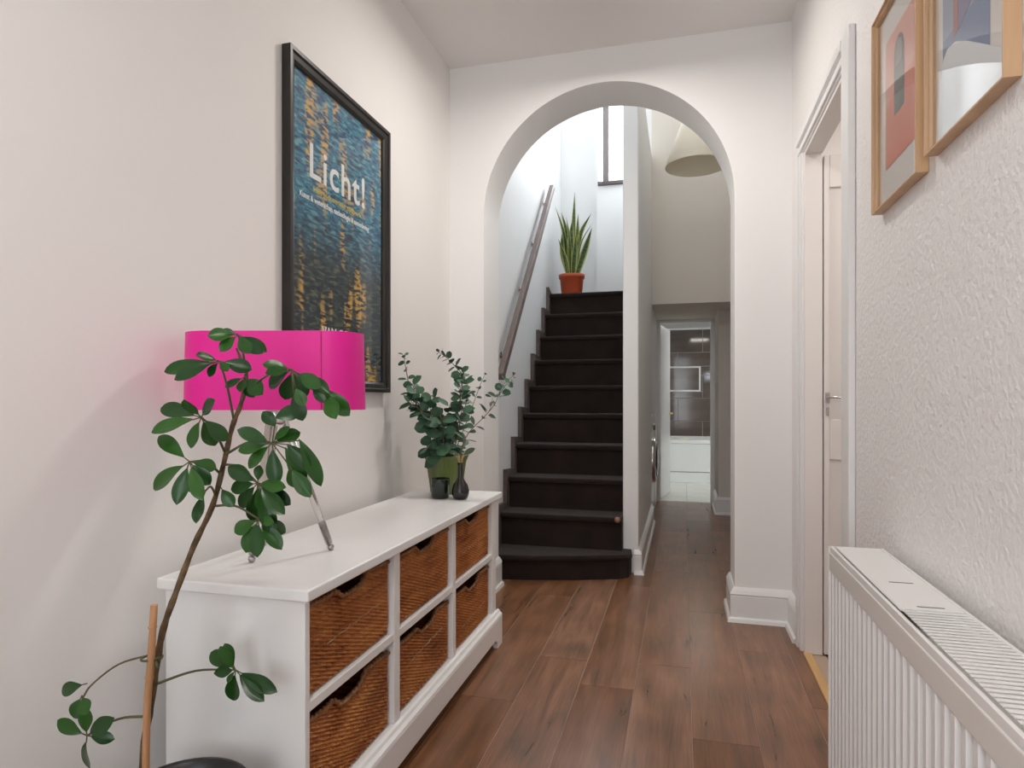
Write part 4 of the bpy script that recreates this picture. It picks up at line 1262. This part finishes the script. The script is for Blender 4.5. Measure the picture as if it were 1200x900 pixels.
for (cp, dd, src, tips) in clusters:
    c3 = P(cp[0], cp[1], dd)
    if src:
        s3 = min(path, key=lambda q: (q - P(src[0], src[1], 1.2)).length)
        mid = s3.lerp(c3, .5) + Vector((0, 0, .012))
        MB().tube(smooth_path([s3, mid, c3], 5), [.0026 - .0010 * i / 10 for i in range(11)], n=6).build('petiole', M_petiole, up_)
    for k, tt in enumerate(tips):
        tx, ty = tt[-2:]
        ex = tt[:2] if len(tt) == 4 else cp
        lpx = math.hypot(tx - ex[0], ty - ex[1])
        # real leaves share a length: whatever does not show sideways points towards or away
        dz_ = rnd.uniform(-.035, .03) - (.02 if lpx < 30 else 0)
        t3 = P(tx, ty, dd + dz_)
        e3 = P(ex[0], ex[1], dd - .01) if len(tt) == 4 else c3
        dirn = (t3 - e3)
        b3 = e3 + dirn * (.14 if len(tt) == 2 else 0)
        nrm = (-FWD * rnd.uniform(.75, 1.1) + UP * rnd.uniform(.2, .7) + RGT * rnd.uniform(-.35, .35)).normalized()
        me = me_s[rnd.randrange(3)]
        wl = max(.55, min(1.35, .0285 / (.43 * (t3 - b3).length)))
        lo = place(me, 'leaf', orient(b3, t3, nrm, wl * rnd.uniform(.92, 1.12)), up_)
        MB().tube([c3, b3 + dirn * .04], .0012, n=5).build('leaf_stalk', M_petiole, up_)
MB().tube(smooth_path([P(178, 767, 1.165), P(140, 778, 1.16), P(108, 802, 1.155), P(97, 818, 1.15)], 5), .0018, n=6).build('petiole', M_petiole, up_)
MB().tube(smooth_path([P(289, 436, 1.228), P(284, 425, 1.225), P(277, 408, 1.22)], 3), [.004, .0038, .0036, .0034, .003, .0026, .0022], n=6).build('shoot', M_twigred, up_)

# ------------------------------------------------------------------ eucalyptus in the green pot
ED = 2.66
ec = P(523, 600, ED)
eu = thing('eucalyptus_plant', (ec.x, ec.y, T), 'blue green eucalyptus branches in a flared olive green ribbed pot on the sideboard', 'potted plant')
hgt = (P(523, 533, ED).z - T)
MB().lathe([(0, 0), (.060, 0), (.064, .006), (.071, .06), (.081, .13), (.090, hgt - .006), (.093, hgt), (.088, hgt), (.082, hgt - .02), (0, hgt - .022)], (ec.x, ec.y, T), 96, ribs=32, ramp=.022).build('pot', M_glaze, eu)
MB().lathe([(0, .012), (.08, 0), (0, -.004)], (ec.x, ec.y, T + hgt - .022), 32).build('soil', M_soil, eu)
me_e = [leaf_mesh('eucalyptus_leaf', M_euc, .92, .06, .10, 'round', 2, 6), leaf_mesh('eucalyptus_leaf', M_euc, .80, .10, .05, 'round', 2, 6)]
me_o = leaf_mesh('sprig_leaf', M_olive, .40, .08, .12, 'obovate', 1, 6)
def sprig(parent, pts, ds, n, rmin, rmax, meshes, seed, mat, wob=.35, sr=.0028):
    rn = random.Random(seed)
    q = [P(p[0], p[1], d_) for p, d_ in zip(pts, ds)]
    pa = smooth_path(q, 8)
    MB().tube(pa, [sr * (1 - .6 * i / (len(pa) - 1)) for i in range(len(pa))], n=6).build('stem', mat, parent)
    for k in range(n):
        t = (k + .7) / n
        x = t * (len(pa) - 1); i = min(int(x), len(pa) - 2)
        p = pa[i].lerp(pa[i + 1], x - i); tg = (pa[i + 1] - pa[i]).normalized()
        a0 = k * PI / 2 + rn.uniform(-.5, .5)
        s1_ = tg.cross(FWD).normalized(); s2_ = tg.cross(s1_)
        for s_ in (0, PI):
            a_ = a0 + s_
            dirn = (s1_ * math.cos(a_) + s2_ * math.sin(a_) + tg * rn.uniform(.1, .7)).normalized()
            Lf = 1.22 * (rmax + (rmin - rmax) * t) * rn.uniform(.8, 1.2)
            nrm = (-FWD * rn.uniform(.3, 1.2) + UP * rn.uniform(.0, 1.0) + RGT * rn.uniform(-wob * 2, wob * 2) + tg * .4).normalized()
            b_ = p + dirn * .004
            place(meshes[rn.randrange(len(meshes))], 'leaf', orient(b_, b_ + dirn * Lf, nrm, rn.uniform(.9, 1.1)), parent)
E0 = (524, 541)
sprig(eu, [E0, (511, 497), (496, 478), (481, 463), (478, 445), (474.5, 425), (473, 415)], [ED, ED - .03, ED - .05, ED - .06, ED - .06, ED - .06, ED - .06], 13, .016, .048, me_e, 1, M_twigred)
sprig(eu, [E0, (508, 505), (497, 482), (488, 462), (483, 450)], [ED, ED - .06, ED - .08, ED - .08, ED - .08], 9, .034, .050, me_e, 2, M_twigred)
sprig(eu, [(528, 541), (535, 493), (540, 462), (542, 441), (534, 430), (523, 419), (513, 412)], [ED, ED - .01, ED, ED, ED, ED, ED], 16, .018, .048, me_e, 3, M_twigred)
sprig(eu, [(527, 541), (533, 505), (545, 478), (548, 455), (544, 440)], [ED, ED + .03, ED + .04, ED + .04, ED + .04], 10, .026, .046, me_e, 4, M_twigred)
sprig(eu, [(522, 541), (516, 515), (508, 496), (504, 476), (508, 464)], [ED - .02, ED - .07, ED - .09, ED - .09, ED - .08], 8, .034, .056, me_e, 5, M_twigred)
sprig(eu, [(525, 541), (528, 512), (524, 492), (527, 474)], [ED - .02, ED - .06, ED - .08, ED - .08], 7, .034, .054, me_e, 6, M_twigred)
sprig(eu, [(519, 539), (508, 530), (500, 522)], [ED - .04, ED - .08, ED - .10], 4, .045, .056, me_e, 7, M_twigred)
sprig(eu, [(528, 541), (540, 512), (554, 475), (562, 453), (569, 437)], [ED, ED + .02, ED + .03, ED + .03, ED + .03], 8, .014, .032, me_e, 8, M_twigred, sr=.002)

sprig(eu, [(525, 541), (514, 508), (500, 488), (487, 476), (480, 468)], [ED - .03, ED - .09, ED - .11, ED - .11, ED - .11], 8, .040, .050, me_e, 21, M_twigred)
sprig(eu, [(529, 541), (537, 505), (541, 480), (539, 462), (541, 448)], [ED - .02, ED - .06, ED - .07, ED - .06, ED - .06], 10, .030, .048, me_e, 22, M_twigred)
sprig(eu, [(524, 541), (520, 518), (519, 500), (515, 486)], [ED - .03, ED - .10, ED - .12, ED - .12], 6, .044, .054, me_e, 23, M_twigred)
# cup and bottle in front
cb_ = P(516, 575, 2.515)
cu_ = thing('tumbler', (cb_.x, cb_.y, T), 'small dark green glass tumbler beside the black bottle on the sideboard', 'cup')
MB().lathe([(0, 0), (.030, 0), (.034, .004), (.0365, .072), (.0365, .078), (.0335, .078), (.031, .010), (0, .008)], (cb_.x, cb_.y, T), 40).build('bowl', M_greenglass, cu_)
bb = P(539.5, 575, 2.49)
bo = thing('bottle_vase', (bb.x, bb.y, T), 'black ceramic bottle vase with a narrow neck, in front of the green pot', 'vase')
MB().lathe([(0, 0), (.020, 0), (.027, .004), (.033, .018), (.034, .034), (.028, .056), (.016, .074), (.0105, .088), (.0095, .128), (.0115, .142), (.0085, .142), (.007, .125), (.007, .09), (0, .085)], (bb.x, bb.y, T), 36).build('body', M_blackglass, bo)
sg = thing('leafy_sprig', (bb.x, bb.y, T + .10), 'thin branching sprig with narrow grey green leaves standing in the black bottle', 'sprig')
sprig(sg, [(539.5, 541), (542, 522), (551, 505), (567, 489), (580, 473), (589, 452), (603, 439)], [2.49, 2.49, 2.49, 2.48, 2.47, 2.46, 2.46], 12, .024, .046, [me_o], 9, M_twigred, sr=.0022)
sprig(sg, [(567, 489), (574, 480), (578, 462)], [2.48, 2.46, 2.45], 3, .022, .032, [me_o], 10, M_twigred, sr=.0015)
sprig(sg, [(585, 462), (592, 452), (601, 446)], [2.465, 2.45, 2.45], 4, .018, .026, [me_e[0]], 12, M_twigred, sr=.0015)
rn = random.Random(4)
M_raffia = nmat('raffia', (.50, .36, .17), .7)
mb = MB()
for k in range(7):
    a_ = rn.uniform(0, 2 * PI); c_ = Vector((bb.x, bb.y, T + .145))
    mb.tube(smooth_path([c_ + Vector((.006 * math.cos(a_), .006 * math.sin(a_), -.02)), c_ + Vector((.010 * math.cos(a_), .010 * math.sin(a_), .015)), c_ + Vector((.028 * math.cos(a_), .028 * math.sin(a_), .028 + .02 * rn.random()))], 4), .0017, n=5)
mb.build('dried_bract', M_raffia, sg)

# ------------------------------------------------------------------ snake plant on the landing
SD = 5.38
sp_ = P(670, 300, SD)
zl = zn(10)
sn = thing('snake_plant', (sp_.x, sp_.y, zl), 'snake plant with yellow edged sword leaves in a terracotta pot on the landing', 'potted plant')
phh = P(670, 322.5, SD).z - zl
MB().lathe([(0, 0), (.082, 0), (.086, .006), (.098, phh - .034), (.106, phh - .032), (.109, phh), (.102, phh), (.098, phh - .02), (0, phh - .022)], (sp_.x, sp_.y, zl), 40).build('pot', M_terra, sn)
MB().lathe([(0, .008), (.095, 0), (0, -.004)], (sp_.x, sp_.y, zl + phh - .02), 24).build('soil', M_soil, sn)
def sword(base, ctrl, tip, wid, tw):
    pa = smooth_path([base, ctrl, tip], 6); n = len(pa)
    vs = []; fs = []; ed = []
    for i, p in enumerate(pa):
        t = i / (n - 1)
        wd = wid * (0.55 + .9 * t * (1 - t) * 2) * (1 - t ** 4) + .0006
        ax = (RGT * math.cos(tw + .5 * t) + FWD * math.sin(tw + .5 * t))
        for s_ in (-1, -.62, 0, .62, 1):
            vs.append(p + ax * (s_ * wd) - FWD * (1 - s_ * s_) * wd * -.35)
            ed.append(abs(s_))
    for i in range(n - 1):
        for k in range(4): fs.append((i * 5 + k, i * 5 + k + 1, i * 5 + 6 + k, i * 5 + 5 + k))
    o = MB().add(vs, fs, True).build('leaf', M_snake, sn)
    at = o.data.attributes.new('edge', 'FLOAT', 'POINT')
    at.data.foreach_set('value', ed)
    return o
def zs_(x, y): return (640 + x * .1556, 210 + y * .1556)
sl = [((205, 720), (205, 400), (215, 95), .024, .1, .0), ((170, 720), (135, 420), (65, 195), .022, .4, -.03), ((180, 720), (160, 430), (115, 250), .020, -.2, .03), ((185, 720), (175, 450), (150, 280), .018, .5, -.05),
      ((160, 720), (140, 590), (92, 450), .026, .2, -.04), ((215, 720), (232, 480), (240, 260), .022, -.3, .04), ((240, 720), (290, 540), (345, 365), .034, .2, -.04), ((225, 720), (255, 430), (340, 255), .026, .3, .05),
      ((230, 720), (265, 480), (352, 325), .016, .9, .02), ((195, 720), (185, 500), (200, 290), .036, .0, -.02), ((165, 720), (125, 560), (122, 390), .024, -.4, .05), ((205, 720), (215, 560), (228, 400), .030, .3, -.05)]
for (b_, c_, t_, wd, tw, dd) in sl:
    bz = P(*zs_(*b_), SD + dd * .6); bz.z = zl + phh - .018
    bz.x = sp_.x + (bz.x - sp_.x) * .75; bz.y = sp_.y + (bz.y - sp_.y) * .75
    sword(bz, P(*zs_(*c_), SD + dd), P(*zs_(*t_), SD + dd * 1.6), wd, tw)
